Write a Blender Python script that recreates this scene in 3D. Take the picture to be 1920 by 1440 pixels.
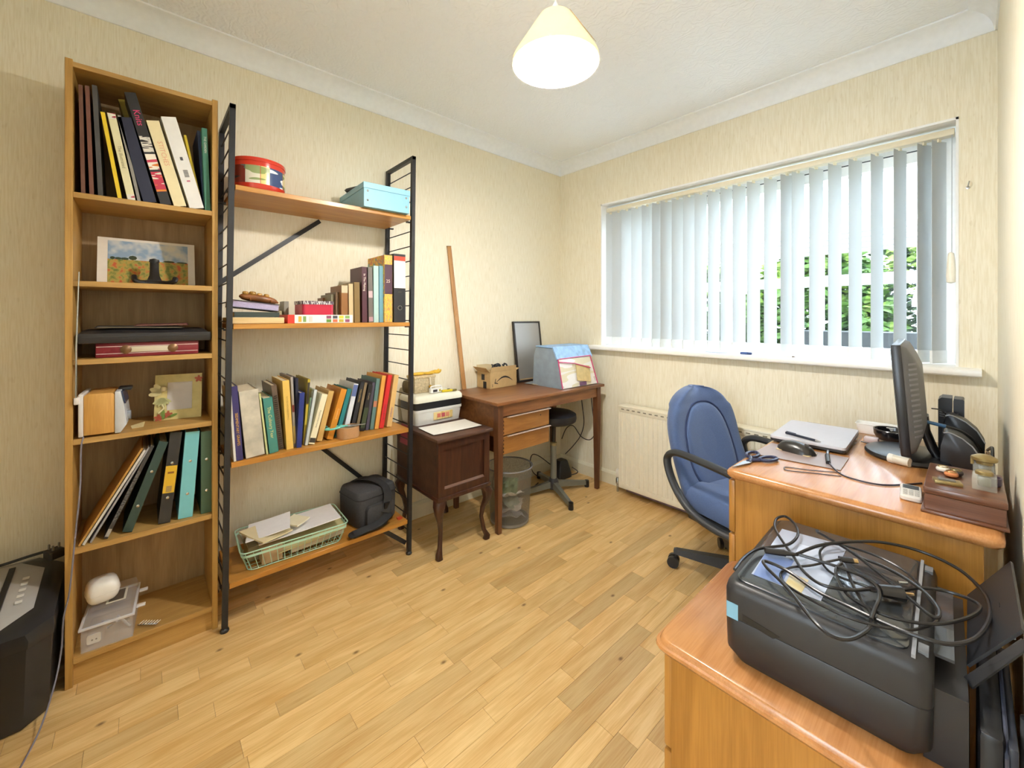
import bpy, bmesh, math, random
from mathutils import Vector, Matrix
random.seed(7)
for o in list(bpy.data.objects): bpy.data.objects.remove(o)
SC = bpy.context.scene
COL = SC.collection
R = math.radians

# ---------------------------------------------------------------- camera, world, exposure
F_PX, HORIZON, YAW, EYE = 770.0, 594.3, R(48.1), 1.19
cd = bpy.data.cameras.new('camera'); cam = bpy.data.objects.new('camera', cd); COL.objects.link(cam)
cd.sensor_width = 36; cd.sensor_fit = 'HORIZONTAL'; cd.lens = 36 * F_PX / 1920
cd.shift_y = -(720 - HORIZON) / 1920
cd.clip_start = 0.01
cam.location = (0, 0, EYE); cam.rotation_euler = (R(90), 0, YAW)
SC.camera = cam
SC.view_settings.view_transform = 'Standard'; SC.view_settings.look = 'None'
SC.view_settings.gamma = 1; SC.view_settings.use_curve_mapping = False
SC.view_settings.exposure = 1.3
SC.cycles.use_denoising = True
SC.cycles.max_bounces = 14; SC.cycles.diffuse_bounces = 8; SC.cycles.transparent_max_bounces = 24
SC.cycles.sample_clamp_indirect = 6
SC.cycles.caustics_reflective = False; SC.cycles.caustics_refractive = False
world = bpy.data.worlds.new('overcast_sky'); SC.world = world; world.use_nodes = True
bg = world.node_tree.nodes['Background']
bg.inputs[0].default_value = (0.74, 0.87, 1.0, 1); bg.inputs[1].default_value = 5.6
BULB_STRENGTH = 470.0

# pixel -> point: the distance always comes from a plane the thing touches
_rt = Vector((math.cos(YAW), math.sin(YAW), 0)); _fw = Vector((-math.sin(YAW), math.cos(YAW), 0))
def P(px, py, **k):
    r = _rt * ((px - 960) / F_PX) + Vector((0, 0, (HORIZON - py) / F_PX)) + _fw
    (a, v), = k.items(); i = 'xyz'.index(a); c = Vector((0, 0, EYE))
    return c + r * ((v - c[i]) / r[i])

# ---------------------------------------------------------------- materials
_M = {}
def nodes(m):
    m.use_nodes = True; n = m.node_tree.nodes; l = m.node_tree.links
    return n, l, n['Principled BSDF']
def mat(name, col, rough=.5, metal=0, var=.08, scale=40, bump=0, bscale=200, coat=0, spec=.5, sheen=0):
    if name in _M: return _M[name]
    m = bpy.data.materials.new(name); n, l, b = nodes(m)
    b.inputs['Roughness'].default_value = rough; b.inputs['Metallic'].default_value = metal
    b.inputs['Coat Weight'].default_value = coat; b.inputs['Specular IOR Level'].default_value = spec
    b.inputs['Sheen Weight'].default_value = sheen
    tc = n.new('ShaderNodeTexCoord'); nz = n.new('ShaderNodeTexNoise'); nz.inputs['Scale'].default_value = scale
    nz.inputs['Detail'].default_value = 3
    l.new(tc.outputs['Object'], nz.inputs['Vector'])
    rp = n.new('ShaderNodeValToRGB'); e = rp.color_ramp.elements
    e[0].color = tuple(max(0, c * (1 - var)) for c in col[:3]) + (1,); e[1].color = tuple(min(1, c * (1 + var)) for c in col[:3]) + (1,)
    e[0].position = .3; e[1].position = .7
    l.new(nz.outputs['Fac'], rp.inputs[0]); l.new(rp.outputs[0], b.inputs['Base Color'])
    if bump:
        n2 = n.new('ShaderNodeTexNoise'); n2.inputs['Scale'].default_value = bscale; l.new(tc.outputs['Object'], n2.inputs['Vector'])
        bp = n.new('ShaderNodeBump'); bp.inputs['Strength'].default_value = bump; bp.inputs['Distance'].default_value = .002
        l.new(n2.outputs['Fac'], bp.inputs['Height']); l.new(bp.outputs[0], b.inputs['Normal'])
    _M[name] = m; return m
def wood(name, c1, c2, axis='Y', rough=.4, scale=1.0, coat=0, rand=0, knots=0, ring=9, flat_knots=False):
    """grain runs along axis"""
    if name in _M: return _M[name]
    m = bpy.data.materials.new(name); n, l, b = nodes(m)
    b.inputs['Roughness'].default_value = rough; b.inputs['Coat Weight'].default_value = coat; b.inputs['Coat Roughness'].default_value = .15
    tc = n.new('ShaderNodeTexCoord'); mp = n.new('ShaderNodeMapping'); l.new(tc.outputs['Object'], mp.inputs['Vector'])
    s = [ring * scale] * 3; s['XYZ'.index(axis)] = .9 * scale; mp.inputs['Scale'].default_value = s
    if rand:
        oi = n.new('ShaderNodeObjectInfo'); mu = n.new('ShaderNodeMath'); mu.operation = 'MULTIPLY'; mu.inputs[1].default_value = 37
        l.new(oi.outputs['Random'], mu.inputs[0]); l.new(mu.outputs[0], mp.inputs['Location'])
    a = n.new('ShaderNodeTexNoise'); a.inputs['Scale'].default_value = 2.2; a.inputs['Detail'].default_value = 6; a.inputs['Distortion'].default_value = 1.4
    l.new(mp.outputs[0], a.inputs['Vector'])
    mp2 = n.new('ShaderNodeMapping'); l.new(tc.outputs['Object'], mp2.inputs['Vector'])
    s2 = [160 * scale] * 3; s2['XYZ'.index(axis)] = 5 * scale; mp2.inputs['Scale'].default_value = s2
    g = n.new('ShaderNodeTexNoise'); g.inputs['Scale'].default_value = 2; g.inputs['Detail'].default_value = 2; l.new(mp2.outputs[0], g.inputs['Vector'])
    mx = n.new('ShaderNodeMix'); mx.data_type = 'FLOAT'; mx.inputs[0].default_value = .35
    l.new(a.outputs['Fac'], mx.inputs[2]); l.new(g.outputs['Fac'], mx.inputs[3])
    rp = n.new('ShaderNodeValToRGB'); e = rp.color_ramp.elements
    e[0].color = c2 + (1,); e[1].color = c1 + (1,); e[0].position = .36; e[1].position = .62
    l.new(mx.outputs[0], rp.inputs[0]); out = rp.outputs[0]
    if rand:
        hs = n.new('ShaderNodeHueSaturation'); r2 = n.new('ShaderNodeMapRange')
        pw = n.new('ShaderNodeMath'); pw.operation = 'POWER'; pw.inputs[1].default_value = 2.5; l.new(oi.outputs['Random'], pw.inputs[0])
        l.new(pw.outputs[0], r2.inputs[0]); r2.inputs[3].default_value = 1 + rand * .5; r2.inputs[4].default_value = 1 - rand * 1.5
        l.new(r2.outputs[0], hs.inputs['Value']); l.new(out, hs.inputs['Color']); out = hs.outputs[0]
    if knots:
        vo = n.new('ShaderNodeTexVoronoi'); vo.inputs['Scale'].default_value = knots; vo.voronoi_dimensions = '2D' if flat_knots else '3D'; mp3 = n.new('ShaderNodeMapping')
        s3 = [1.5] * 3; s3['XYZ'.index(axis)] = .9; mp3.inputs['Scale'].default_value = s3
        l.new(tc.outputs['Object'], mp3.inputs[0]); l.new(mp3.outputs[0], vo.inputs['Vector'])
        kr = n.new('ShaderNodeValToRGB'); k = kr.color_ramp.elements; k[0].position = .008 if flat_knots else .02; k[0].color = (.34, .26, .18, 1); k[1].position = .03 if flat_knots else .075; k[1].color = (1, 1, 1, 1)
        l.new(vo.outputs['Distance'], kr.inputs[0])
        mm = n.new('ShaderNodeMix'); mm.data_type = 'RGBA'; mm.blend_type = 'MULTIPLY'; mm.inputs[0].default_value = 1
        l.new(out, mm.inputs[6]); l.new(kr.outputs[0], mm.inputs[7]); out = mm.outputs[2]
    l.new(out, b.inputs['Base Color'])
    bp = n.new('ShaderNodeBump'); bp.inputs['Strength'].default_value = .08; bp.inputs['Distance'].default_value = .001
    l.new(g.outputs['Fac'], bp.inputs['Height']); l.new(bp.outputs[0], b.inputs['Normal'])
    _M[name] = m; return m
def glassy(name, col=(1, 1, 1), alpha=.12, rough=.03):
    """thin clear sheet: mostly see-through with a surface gloss"""
    if name in _M: return _M[name]
    m = bpy.data.materials.new(name); n, l, b = nodes(m)
    b.inputs['Base Color'].default_value = col + (1,); b.inputs['Roughness'].default_value = rough; b.inputs['Alpha'].default_value = alpha
    nz = n.new('ShaderNodeTexNoise'); nz.inputs['Scale'].default_value = 60
    mr = n.new('ShaderNodeMapRange'); mr.inputs[3].default_value = rough; mr.inputs[4].default_value = rough * 1.3
    l.new(nz.outputs['Fac'], mr.inputs[0]); l.new(mr.outputs[0], b.inputs['Roughness'])
    _M[name] = m; return m
def translucent(name, col, mixf=.5, rough=.8):
    if name in _M: return _M[name]
    m = bpy.data.materials.new(name); n, l, b = nodes(m)
    b.inputs['Roughness'].default_value = rough
    nz = n.new('ShaderNodeTexNoise'); nz.inputs['Scale'].default_value = 90
    rp = n.new('ShaderNodeValToRGB'); rp.color_ramp.elements[0].color = tuple(c * .96 for c in col) + (1,); rp.color_ramp.elements[1].color = col + (1,)
    l.new(nz.outputs['Fac'], rp.inputs[0]); l.new(rp.outputs[0], b.inputs['Base Color'])
    t = n.new('ShaderNodeBsdfTranslucent'); l.new(rp.outputs[0], t.inputs[0])
    x = n.new('ShaderNodeMixShader'); x.inputs[0].default_value = mixf
    l.new(b.outputs[0], x.inputs[1]); l.new(t.outputs[0], x.inputs[2]); l.new(x.outputs[0], n['Material Output'].inputs[0])
    _M[name] = m; return m
def stripes(name, cols, axis='Y', scale=60, rough=.5):
    """fine printed bands, flat print on paper"""
    if name in _M: return _M[name]
    m = bpy.data.materials.new(name); n, l, b = nodes(m); b.inputs['Roughness'].default_value = rough
    tc = n.new('ShaderNodeTexCoord'); mp = n.new('ShaderNodeMapping'); s = [.2 * scale] * 3; s['XYZ'.index(axis)] = scale; mp.inputs['Scale'].default_value = s
    l.new(tc.outputs['Object'], mp.inputs[0])
    nz = n.new('ShaderNodeTexNoise'); nz.inputs['Scale'].default_value = 1; nz.inputs['Detail'].default_value = 1; l.new(mp.outputs[0], nz.inputs['Vector'])
    rp = n.new('ShaderNodeValToRGB'); rp.color_ramp.interpolation = 'CONSTANT'; e = rp.color_ramp.elements
    while len(e) < len(cols): e.new(.5)
    for i, c in enumerate(cols): e[i].position = .25 + .5 * i / len(cols) if i else 0; e[i].color = c + (1,)
    l.new(nz.outputs['Fac'], rp.inputs[0]); l.new(rp.outputs[0], b.inputs['Base Color'])
    _M[name] = m; return m
def emit(name, col, s):
    m = bpy.data.materials.new(name); n, l, b = nodes(m)
    b.inputs['Emission Color'].default_value = col + (1,); b.inputs['Emission Strength'].default_value = s; b.inputs['Base Color'].default_value = col + (1,)
    _M[name] = m; return m
def rgb(h):
    c = [int(h[i:i + 2], 16) / 255 for i in (0, 2, 4)]
    return tuple(x / 12.92 if x <= .04045 else ((x + .055) / 1.055) ** 2.4 for x in c)
def flat(h, rough=.55, **k):
    k.setdefault('var', .025)
    return mat('paint_' + h + ('' if rough == .55 else '_%d' % (rough * 100)), rgb(h), rough, **k)

# ---------------------------------------------------------------- mesh helpers
WM = {}
def setp(o, label=None, cat=None, group=None, kind=None):
    if label: o['label'] = label
    if cat: o['category'] = cat
    if group: o['group'] = group
    if kind: o['kind'] = kind
    return o
def thing(name, label, cat, loc=(0, 0, 0), rz=0, group=None, kind=None, M=None):
    o = bpy.data.objects.new(name, None); COL.objects.link(o); o.empty_display_size = .05
    Mx = M if M is not None else Matrix.Translation(Vector(loc)) @ Matrix.Rotation(rz, 4, 'Z')
    o.matrix_world = Mx; WM[o.name] = Mx.copy()
    return setp(o, label, cat, group, kind)
def link(name, bm, m, parent=None, M=None, local=False, smooth=False, label=None, cat=None, group=None, kind=None):
    """bm holds world coordinates unless local (then coordinates of the parent); M moves it first"""
    if M is not None: bmesh.ops.transform(bm, matrix=M, verts=bm.verts)
    if parent is not None:
        Wp = WM[parent.name]
        if not local: bmesh.ops.transform(bm, matrix=Wp.inverted(), verts=bm.verts)
        Wo = Wp
    else:
        xs = [v.co for v in bm.verts]
        c = Vector((sum(v.x for v in xs) / len(xs), sum(v.y for v in xs) / len(xs), min(v.z for v in xs)))
        bmesh.ops.translate(bm, verts=bm.verts, vec=-c); Wo = Matrix.Translation(c)
    bmesh.ops.recalc_face_normals(bm, faces=bm.faces)
    me = bpy.data.meshes.new(name); bm.to_mesh(me); bm.free()
    if smooth:
        me.polygons.foreach_set('use_smooth', [True] * len(me.polygons))
        try: me.set_sharp_from_angle(angle=R(42))
        except Exception: pass
    me.materials.append(m)
    o = bpy.data.objects.new(name, me); COL.objects.link(o)
    if parent is not None: o.parent = parent
    else: o.matrix_world = Wo
    WM[o.name] = Wo.copy()
    return setp(o, label, cat, group, kind)
def nb(): return bmesh.new()
def solid(bm, th):
    bm.normal_update(); bmesh.ops.solidify(bm, geom=bm.faces[:], thickness=th)
def abox(bm, x, y, z, bev=0, seg=2, M=None):
    x0, x1 = sorted(x); y0, y1 = sorted(y); z0, z1 = sorted(z)
    r = bmesh.ops.create_cube(bm, size=1); vs = r['verts']
    for v in vs: v.co = Vector((x0 + (v.co.x + .5) * (x1 - x0), y0 + (v.co.y + .5) * (y1 - y0), z0 + (v.co.z + .5) * (z1 - z0)))
    if M is not None:
        for v in vs: v.co = M @ v.co
    if bev:
        es = list({e for v in vs for e in v.link_edges})
        bmesh.ops.bevel(bm, geom=es, offset=bev, segments=seg, profile=.5, affect='EDGES')
    return bm
def box(name, x, y, z, m, parent=None, bev=0, seg=2, M=None, local=False, **k):
    return link(name, abox(nb(), x, y, z, bev, seg), m, parent, M, local, smooth=bev > 0, **k)
def frame_of(d, up=Vector((0, 0, 1))):
    d = d.normalized(); u = up if abs(d.dot(up)) < .95 else Vector((1, 0, 0))
    s = d.cross(u).normalized(); return s, s.cross(d).normalized()
def atube(bm, pts, r, n=8, closed=False, caps=True, flatten=1.0, up=Vector((0, 0, 1))):
    pts = [Vector(p) for p in pts]; N = len(pts); rings = []
    rr = r if isinstance(r, (list, tuple)) else [r] * N
    ps = None
    for i, p in enumerate(pts):
        a = pts[i - 1] if (i or closed) else p; b = pts[(i + 1) % N] if (i < N - 1 or closed) else p
        d = b - a
        if d.length < 1e-9: d = Vector((0, 0, 1))
        d.normalize()
        if ps is None: s, u = frame_of(d, up)
        else:
            s = ps - d * ps.dot(d)
            s = s.normalized() if s.length > 1e-6 else frame_of(d, up)[0]
            u = s.cross(d).normalized()
        ps = s
        rings.append([bm.verts.new(p + (s * math.cos(2 * math.pi * k / n) * rr[i] + u * math.sin(2 * math.pi * k / n) * rr[i] * flatten)) for k in range(n)])
    for i in range(N if closed else N - 1):
        a, b = rings[i], rings[(i + 1) % N]
        for k in range(n): bm.faces.new((a[k], a[(k + 1) % n], b[(k + 1) % n], b[k]))
    if caps and not closed: bm.faces.new(rings[0]); bm.faces.new(rings[-1])
    return bm
def spline(pts, n=8, closed=False):
    pts = [Vector(p) for p in pts]; out = []; N = len(pts)
    for i in range(N if closed else N - 1):
        g = lambda j: pts[j % N] if closed else pts[max(0, min(N - 1, j))]
        a, b, c, d = g(i - 1), g(i), g(i + 1), g(i + 2)
        for k in range(n):
            t = k / n
            out.append(.5 * ((2 * b) + (c - a) * t + (2 * a - 5 * b + 4 * c - d) * t * t + (3 * b - a - 3 * c + d) * t ** 3))
    if not closed: out.append(pts[-1])
    return out
def tube(name, pts, r, m, parent=None, n=8, closed=False, flatten=1.0, M=None, local=False, **k):
    return link(name, atube(nb(), pts, r, n, closed, flatten=flatten), m, parent, M, local, smooth=True, **k)
def alathe(bm, prof, c=(0, 0, 0), n=24, caps=True):
    c = Vector(c); rings = []
    for r, z in prof: rings.append([bm.verts.new(c + Vector((r * math.cos(2 * math.pi * k / n), r * math.sin(2 * math.pi * k / n), z))) for k in range(n)])
    for a, b in zip(rings, rings[1:]):
        for k in range(n): bm.faces.new((a[k], a[(k + 1) % n], b[(k + 1) % n], b[k]))
    if caps: bm.faces.new(rings[0]); bm.faces.new(rings[-1])
    return bm
def lathe(name, prof, m, parent=None, c=(0, 0, 0), n=24, caps=True, M=None, local=False, **k):
    return link(name, alathe(nb(), prof, c, n, caps), m, parent, M, local, smooth=True, **k)
def aloft(bm, rings, caps=True, closed=True):
    vr = [[bm.verts.new(Vector(p)) for p in r] for r in rings]
    for a, b in zip(vr, vr[1:]):
        n = len(a)
        for k in range(n if closed else n - 1): bm.faces.new((a[k], a[(k + 1) % n], b[(k + 1) % n], b[k]))
    if caps: bm.faces.new(vr[0]); bm.faces.new(vr[-1])
    return bm
def loft(name, rings, m, parent=None, caps=True, M=None, local=False, smooth=True, **k):
    return link(name, aloft(nb(), rings, caps), m, parent, M, local, smooth=smooth, **k)
def aprism(bm, poly, axis, d0, d1):
    """poly: 2D outline in the two other axes (in xyz order), extruded along axis"""
    i = 'xyz'.index(axis); o = [j for j in range(3) if j != i]
    def mk(p, d):
        v = [0, 0, 0]; v[i] = d; v[o[0]] = p[0]; v[o[1]] = p[1]; return bm.verts.new(v)
    a = [mk(p, d0) for p in poly]; b = [mk(p, d1) for p in poly]; n = len(poly)
    bm.faces.new(a); bm.faces.new(b)
    for k in range(n): bm.faces.new((a[k], a[(k + 1) % n], b[(k + 1) % n], b[k]))
    return bm
def prism(name, poly, axis, d0, d1, m, parent=None, M=None, local=False, smooth=False, bev=0, **k):
    bm = aprism(nb(), poly, axis, d0, d1)
    if bev: bmesh.ops.bevel(bm, geom=list(bm.edges), offset=bev, segments=2, profile=.5, affect='EDGES')
    return link(name, bm, m, parent, M, local, smooth=smooth or bev > 0, **k)
def rrect(w, h, r, n=4):
    """rounded rectangle outline, centred"""
    out = []
    for sx, sy, a0 in ((1, 1, 0), (-1, 1, 90), (-1, -1, 180), (1, -1, 270)):
        for i in range(n + 1):
            a = R(a0 + 90 * i / n); out.append((sx * (w / 2 - r) + r * math.cos(a), sy * (h / 2 - r) + r * math.sin(a)))
    return out
_TX = {}
def text(txt, size, m, parent, M, name='lettering', label=None):
    """flat lettering, read along local x with y up, moved by world matrix M"""
    c = bpy.data.curves.new('t', 'FONT'); c.body = txt; c.size = size; c.align_x = 'CENTER'; c.align_y = 'CENTER'; c.resolution_u = 2
    o = bpy.data.objects.new('t', c); COL.objects.link(o)
    bpy.context.view_layer.update()
    me = bpy.data.meshes.new_from_object(o); bpy.data.objects.remove(o); bpy.data.curves.remove(c)
    bm = nb(); bm.from_mesh(me); bpy.data.meshes.remove(me)
    if not len(bm.verts): bm.free(); return
    return link(name, bm, m, parent, M, label=label)
def basis(o, x, y):
    """matrix with origin o, local x and y directions (z = x cross y)"""
    x = Vector(x).normalized(); y = Vector(y); y = (y - x * y.dot(x)).normalized(); z = x.cross(y)
    M = Matrix((x, y, z)).transposed().to_4x4(); M.translation = Vector(o); return M
T = Matrix.Translation
def RX(a): return Matrix.Rotation(R(a), 4, 'X')
def RY(a): return Matrix.Rotation(R(a), 4, 'Y')
def RZ(a): return Matrix.Rotation(R(a), 4, 'Z')
# ================================================================ THE ROOM
XL, XR, YB, YR, ZC = -2.195, .073, 2.49, -.62, 2.40          # left wall, right wall, window wall, rear wall, ceiling
WX0, WX1, WZ0, WZ1, WT = -1.80, -.03, .965, 2.012, .27        # window opening and wall thickness

def wallpaper():
    m = bpy.data.materials.new('cream_wallpaper'); n, l, b = nodes(m); b.inputs['Roughness'].default_value = .75
    b.inputs['Specular IOR Level'].default_value = .25
    tc = n.new('ShaderNodeTexCoord')
    def nz(s, det=2):
        mp = n.new('ShaderNodeMapping'); mp.inputs['Scale'].default_value = s; l.new(tc.outputs['Object'], mp.inputs[0])
        t = n.new('ShaderNodeTexNoise'); t.inputs['Scale'].default_value = 1; t.inputs['Detail'].default_value = det; l.new(mp.outputs[0], t.inputs['Vector']); return t
    a = nz((240, 240, 14)); f = nz((95, 95, 22), 1); d = nz((3, 3, 2))
    rp = n.new('ShaderNodeValToRGB'); e = rp.color_ramp.elements
    e[0].position = .35; e[0].color = rgb('E4DCC4') + (1,); e[1].position = .62; e[1].color = rgb('EDE7D4') + (1,)
    l.new(a.outputs['Fac'], rp.inputs[0])
    r2 = n.new('ShaderNodeValToRGB'); e = r2.color_ramp.elements; e[0].position = .66; e[0].color = (1, 1, 1, 1); e[1].position = .74; e[1].color = rgb('C9B88C') + (1,)
    l.new(f.outputs['Fac'], r2.inputs[0])
    mm = n.new('ShaderNodeMix'); mm.data_type = 'RGBA'; mm.blend_type = 'MULTIPLY'; mm.inputs[0].default_value = .17
    l.new(rp.outputs[0], mm.inputs[6]); l.new(r2.outputs[0], mm.inputs[7]); l.new(mm.outputs[2], b.inputs['Base Color'])
    bp = n.new('ShaderNodeBump'); bp.inputs['Strength'].default_value = .12; bp.inputs['Distance'].default_value = .002
    l.new(a.outputs['Fac'], bp.inputs['Height']); l.new(bp.outputs[0], b.inputs['Normal'])
    return m
WALLP = wallpaper()
def artex():
    m = bpy.data.materials.new('swirled_white_ceiling'); n, l, b = nodes(m); b.inputs['Roughness'].default_value = .85
    b.inputs['Base Color'].default_value = rgb('EEF3F9') + (1,)
    tc = n.new('ShaderNodeTexCoord'); w = n.new('ShaderNodeTexWave'); w.wave_type = 'RINGS'; w.inputs['Scale'].default_value = 9; w.inputs['Distortion'].default_value = 22
    w.inputs['Detail'].default_value = 3; w.inputs['Detail Scale'].default_value = 1.4
    l.new(tc.outputs['Object'], w.inputs['Vector'])
    bp = n.new('ShaderNodeBump'); bp.inputs['Strength'].default_value = .35; bp.inputs['Distance'].default_value = .004
    l.new(w.outputs['Fac'], bp.inputs['Height']); l.new(bp.outputs[0], b.inputs['Normal']); return m
ARTEX = artex()
WHITE = flat('EDEEEE', .4); GLOSSW = flat('F1F1EE', .28); CREAMW = flat('E9E4D2', .35)

# floor: a base slab, on it every strip of the three-strip boards
floor = link('floor', abox(nb(), (XL - .1, XR + .1), (YR - .1, YB + .1), (-.06, -.004)), flat('8A6A3C'), kind='structure')
OAK = wood('pale_oak_strip', rgb('E2C086'), rgb('CA9E5E'), 'Y', .36, 1.0, coat=.12, rand=.16, knots=2.3, flat_knots=True)
random.seed(11); sw = .0634; nx = int((XR - XL) / sw) + 1
for i in range(nx):
    x0 = XL + i * sw; x1 = min(x0 + sw, XR); y = YR - random.random() * .5
    while y < YB:
        L = random.choice((.22, .3, .34, .36, .42, .5, .6)) * random.uniform(.9, 1.15); a, b_ = max(y, YR), min(y + L, YB); y += L
        if b_ - a < .02: continue
        box('floor_strip', (x0 + .0004, x1 - .0004), (a + .0004, b_ - .0004), (-.004, 0), OAK, floor)

def wall_with_opening(name, y0, y1, xa, xb, ox0, ox1, oz0, oz1):
    bm = nb()
    abox(bm, (xa, ox0), (y0, y1), (0, ZC)); abox(bm, (ox1, xb), (y0, y1), (0, ZC))
    if oz0 > 0: abox(bm, (ox0, ox1), (y0, y1), (0, oz0))
    abox(bm, (ox0, ox1), (y0, y1), (oz1, ZC))
    return link(name, bm, WALLP, kind='structure')
wall_with_opening('wall_back', YB, YB + WT, XL, XR, WX0, WX1, WZ0, WZ1)
link('wall_left', abox(nb(), (XL - .15, XL), (YR - .1, YB + WT), (0, ZC)), WALLP, kind='structure')
link('wall_right', abox(nb(), (XR, XR + .15), (YR - .1, YB + WT), (0, ZC)), WALLP, kind='structure')
wall_with_opening('wall_rear', YR - .1, YR, XL, XR, -.74, .02, 0, 1.99)
link('ceiling', abox(nb(), (XL - .15, XR + .15), (YR - .1, YB + WT), (ZC, ZC + .12)), ARTEX, kind='structure')
# landing beyond the doorway, behind the camera
bm = nb()
abox(bm, (-1.38, -1.3), (-1.58, YR - .1), (0, ZC)); abox(bm, (.6, .68), (-1.58, YR - .1), (0, ZC))
abox(bm, (-1.3, -.75), (-1.58, -1.5), (0, ZC)); abox(bm, (-.1, .6), (-1.58, -1.5), (0, ZC)); abox(bm, (-.75, -.1), (-1.58, -1.5), (0, .8)); abox(bm, (-.75, -.1), (-1.58, -1.5), (2.1, ZC))  # unseen window opening, added so sky light fills the room from behind
link('wall_landing', bm, flat('EFEDE6', .7), kind='structure')
link('floor_landing', abox(nb(), (-1.38, .68), (-1.58, YR - .1), (-.06, 0)), flat('CFC8BC', .9), kind='structure')
link('ceiling_landing', abox(nb(), (-1.38, .68), (-1.58, YR - .1), (ZC, ZC + .1)), ARTEX, kind='structure')

# coving: concave plaster profile, wall drop .085 and ceiling reach .078
def cove_profile(n=7):
    d, w = .085, .078; p = [(0, 0), (0, -d), (.006, -d)]
    for i in range(n + 1):
        a = R(90 * i / n); p.append((w - .006 - (w - .014) * math.cos(a) + .002, -d + .006 + (d - .014) * math.sin(a)))
    p += [(w, -.006), (w, 0)]; return p
cp = cove_profile(); PLASTER = flat('EEF3F8', .6)
link('trim_1', aprism(nb(), [(XL + a, ZC + b) for a, b in cp], 'y', YR, YB), PLASTER, kind='structure', smooth=True)
link('trim_2', aprism(nb(), [(YB - a, ZC + b) for a, b in cp], 'x', XL, XR), PLASTER, kind='structure', smooth=True)
link('trim_3', aprism(nb(), [(XR - a, ZC + b) for a, b in cp], 'y', YR, YB), PLASTER, kind='structure', smooth=True)
bp_ = [(0, 0), (.016, 0), (.016, .075), (.010, .088), (.004, .094), (0, .094)]
SKIRT = flat('E2DCC4', .35)
link('baseboard_left', aprism(nb(), [(XL + a, b) for a, b in bp_], 'y', YR, YB), SKIRT, kind='structure')
link('baseboard_back', aprism(nb(), [(YB - a, b) for a, b in bp_], 'x', XL, XR), SKIRT, kind='structure')
link('baseboard_right', aprism(nb(), [(XR - a * .6, b) for a, b in bp_], 'y', YR, YB), SKIRT, kind='structure')
# window reveal lining and sill
for i, (x, z) in enumerate((((WX0, WX0 + .008), (WZ0, WZ1)), ((WX1 - .008, WX1), (WZ0, WZ1)), ((WX0, WX1), (WZ1 - .01, WZ1)))):
    link('trim_%d' % (4 + i), abox(nb(), x, (YB - .003, YB + .17), z), WHITE, kind='structure')
bm = nb(); sp = [(YB + .19, .962), (YB + .19, .985), (YB - .05, .985), (YB - .062, .979), (YB - .066, .968), (YB - .062, .957), (YB - .05, .951), (YB - .001, .951), (YB - .001, .962)]
aprism(bm, sp, 'x', WX0 - .07, WX1 + .062)
link('trim_7', bm, GLOSSW, kind='structure', smooth=True)

# window: frame, mullions, opening lights, glass
win = thing('window_1', None, None, ((WX0 + WX1) / 2, YB + .2, WZ0), kind='structure')
fy = (YB + .175, YB + .235); UPVC = flat('F2F4F5', .25)
def rect_frame(name, x0, x1, z0, z1, w, y, m, parent, bev=.004):
    bm = nb(); abox(bm, (x0, x0 + w), y, (z0, z1)); abox(bm, (x1 - w, x1), y, (z0, z1)); abox(bm, (x0 + w, x1 - w), y, (z0, z0 + w)); abox(bm, (x0 + w, x1 - w), y, (z1 - w, z1))
    return link(name, bm, m, parent)
bm = nb()
for x, z in (((WX0, WX0 + .05), (.98, WZ1)), ((WX1 - .05, WX1), (.98, WZ1)), ((WX0 + .05, WX1 - .05), (.98, 1.008)), ((WX0 + .05, WX1 - .05), (1.96, WZ1))): abox(bm, x, fy, z)
link('window_frame', bm, UPVC, win)
GLASS = glassy('window_glass', (.03, .04, .04), .06, .01)
SEAL = flat('3A4148')
box('mullion', (-1.245, -1.195), fy, (1.008, 1.96), UPVC, win)
for a, b in ((WX0 + .05, -1.245), (-1.195, WX1 - .05)):
    bm = nb()
    for x, z in (((a, a + .05), (1.008, 1.953)), ((b - .05, b), (1.008, 1.953)), ((a + .05, b - .05), (1.008, 1.036)), ((a + .05, b - .05), (1.905, 1.953))): abox(bm, x, (YB + .165, YB + .225), z)
    s = link('sash', bm, UPVC, win)
    box('seal', (a, b), (YB + .170, YB + .22), (1.953, 1.96), SEAL, s)
    box('pane', (a + .05, b - .05), (YB + .19, YB + .194), (1.036, 1.905), GLASS, s)

# door standing open against the rear wall, only the knob reaches the picture
Md = T((-.70, -.603, 0)) @ RZ(150)
dr = thing('door_1', None, None, kind='structure', M=Md)
box('door_leaf', (0, .72), (0, .038), (.01, 1.97), GLOSSW, dr, bev=.003, local=True)
CHROME = mat('brushed_chrome', rgb('B9BCBE'), .22, 1, .03)
lathe('door_knob', [(.026, 0), (.026, .004), (.009, .006), (.009, .022), (.02, .03), (.029, .044), (.031, .056), (.027, .067), (.015, .073), (.001, .074)], CHROME, dr, M=T((.65, 0, .80)) @ RX(90), n=28, local=True)
rect_frame('door_frame', -.77, .05, -.03, 2.02, .03, (YR - .11, YR + .01), GLOSSW, dr)
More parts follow.
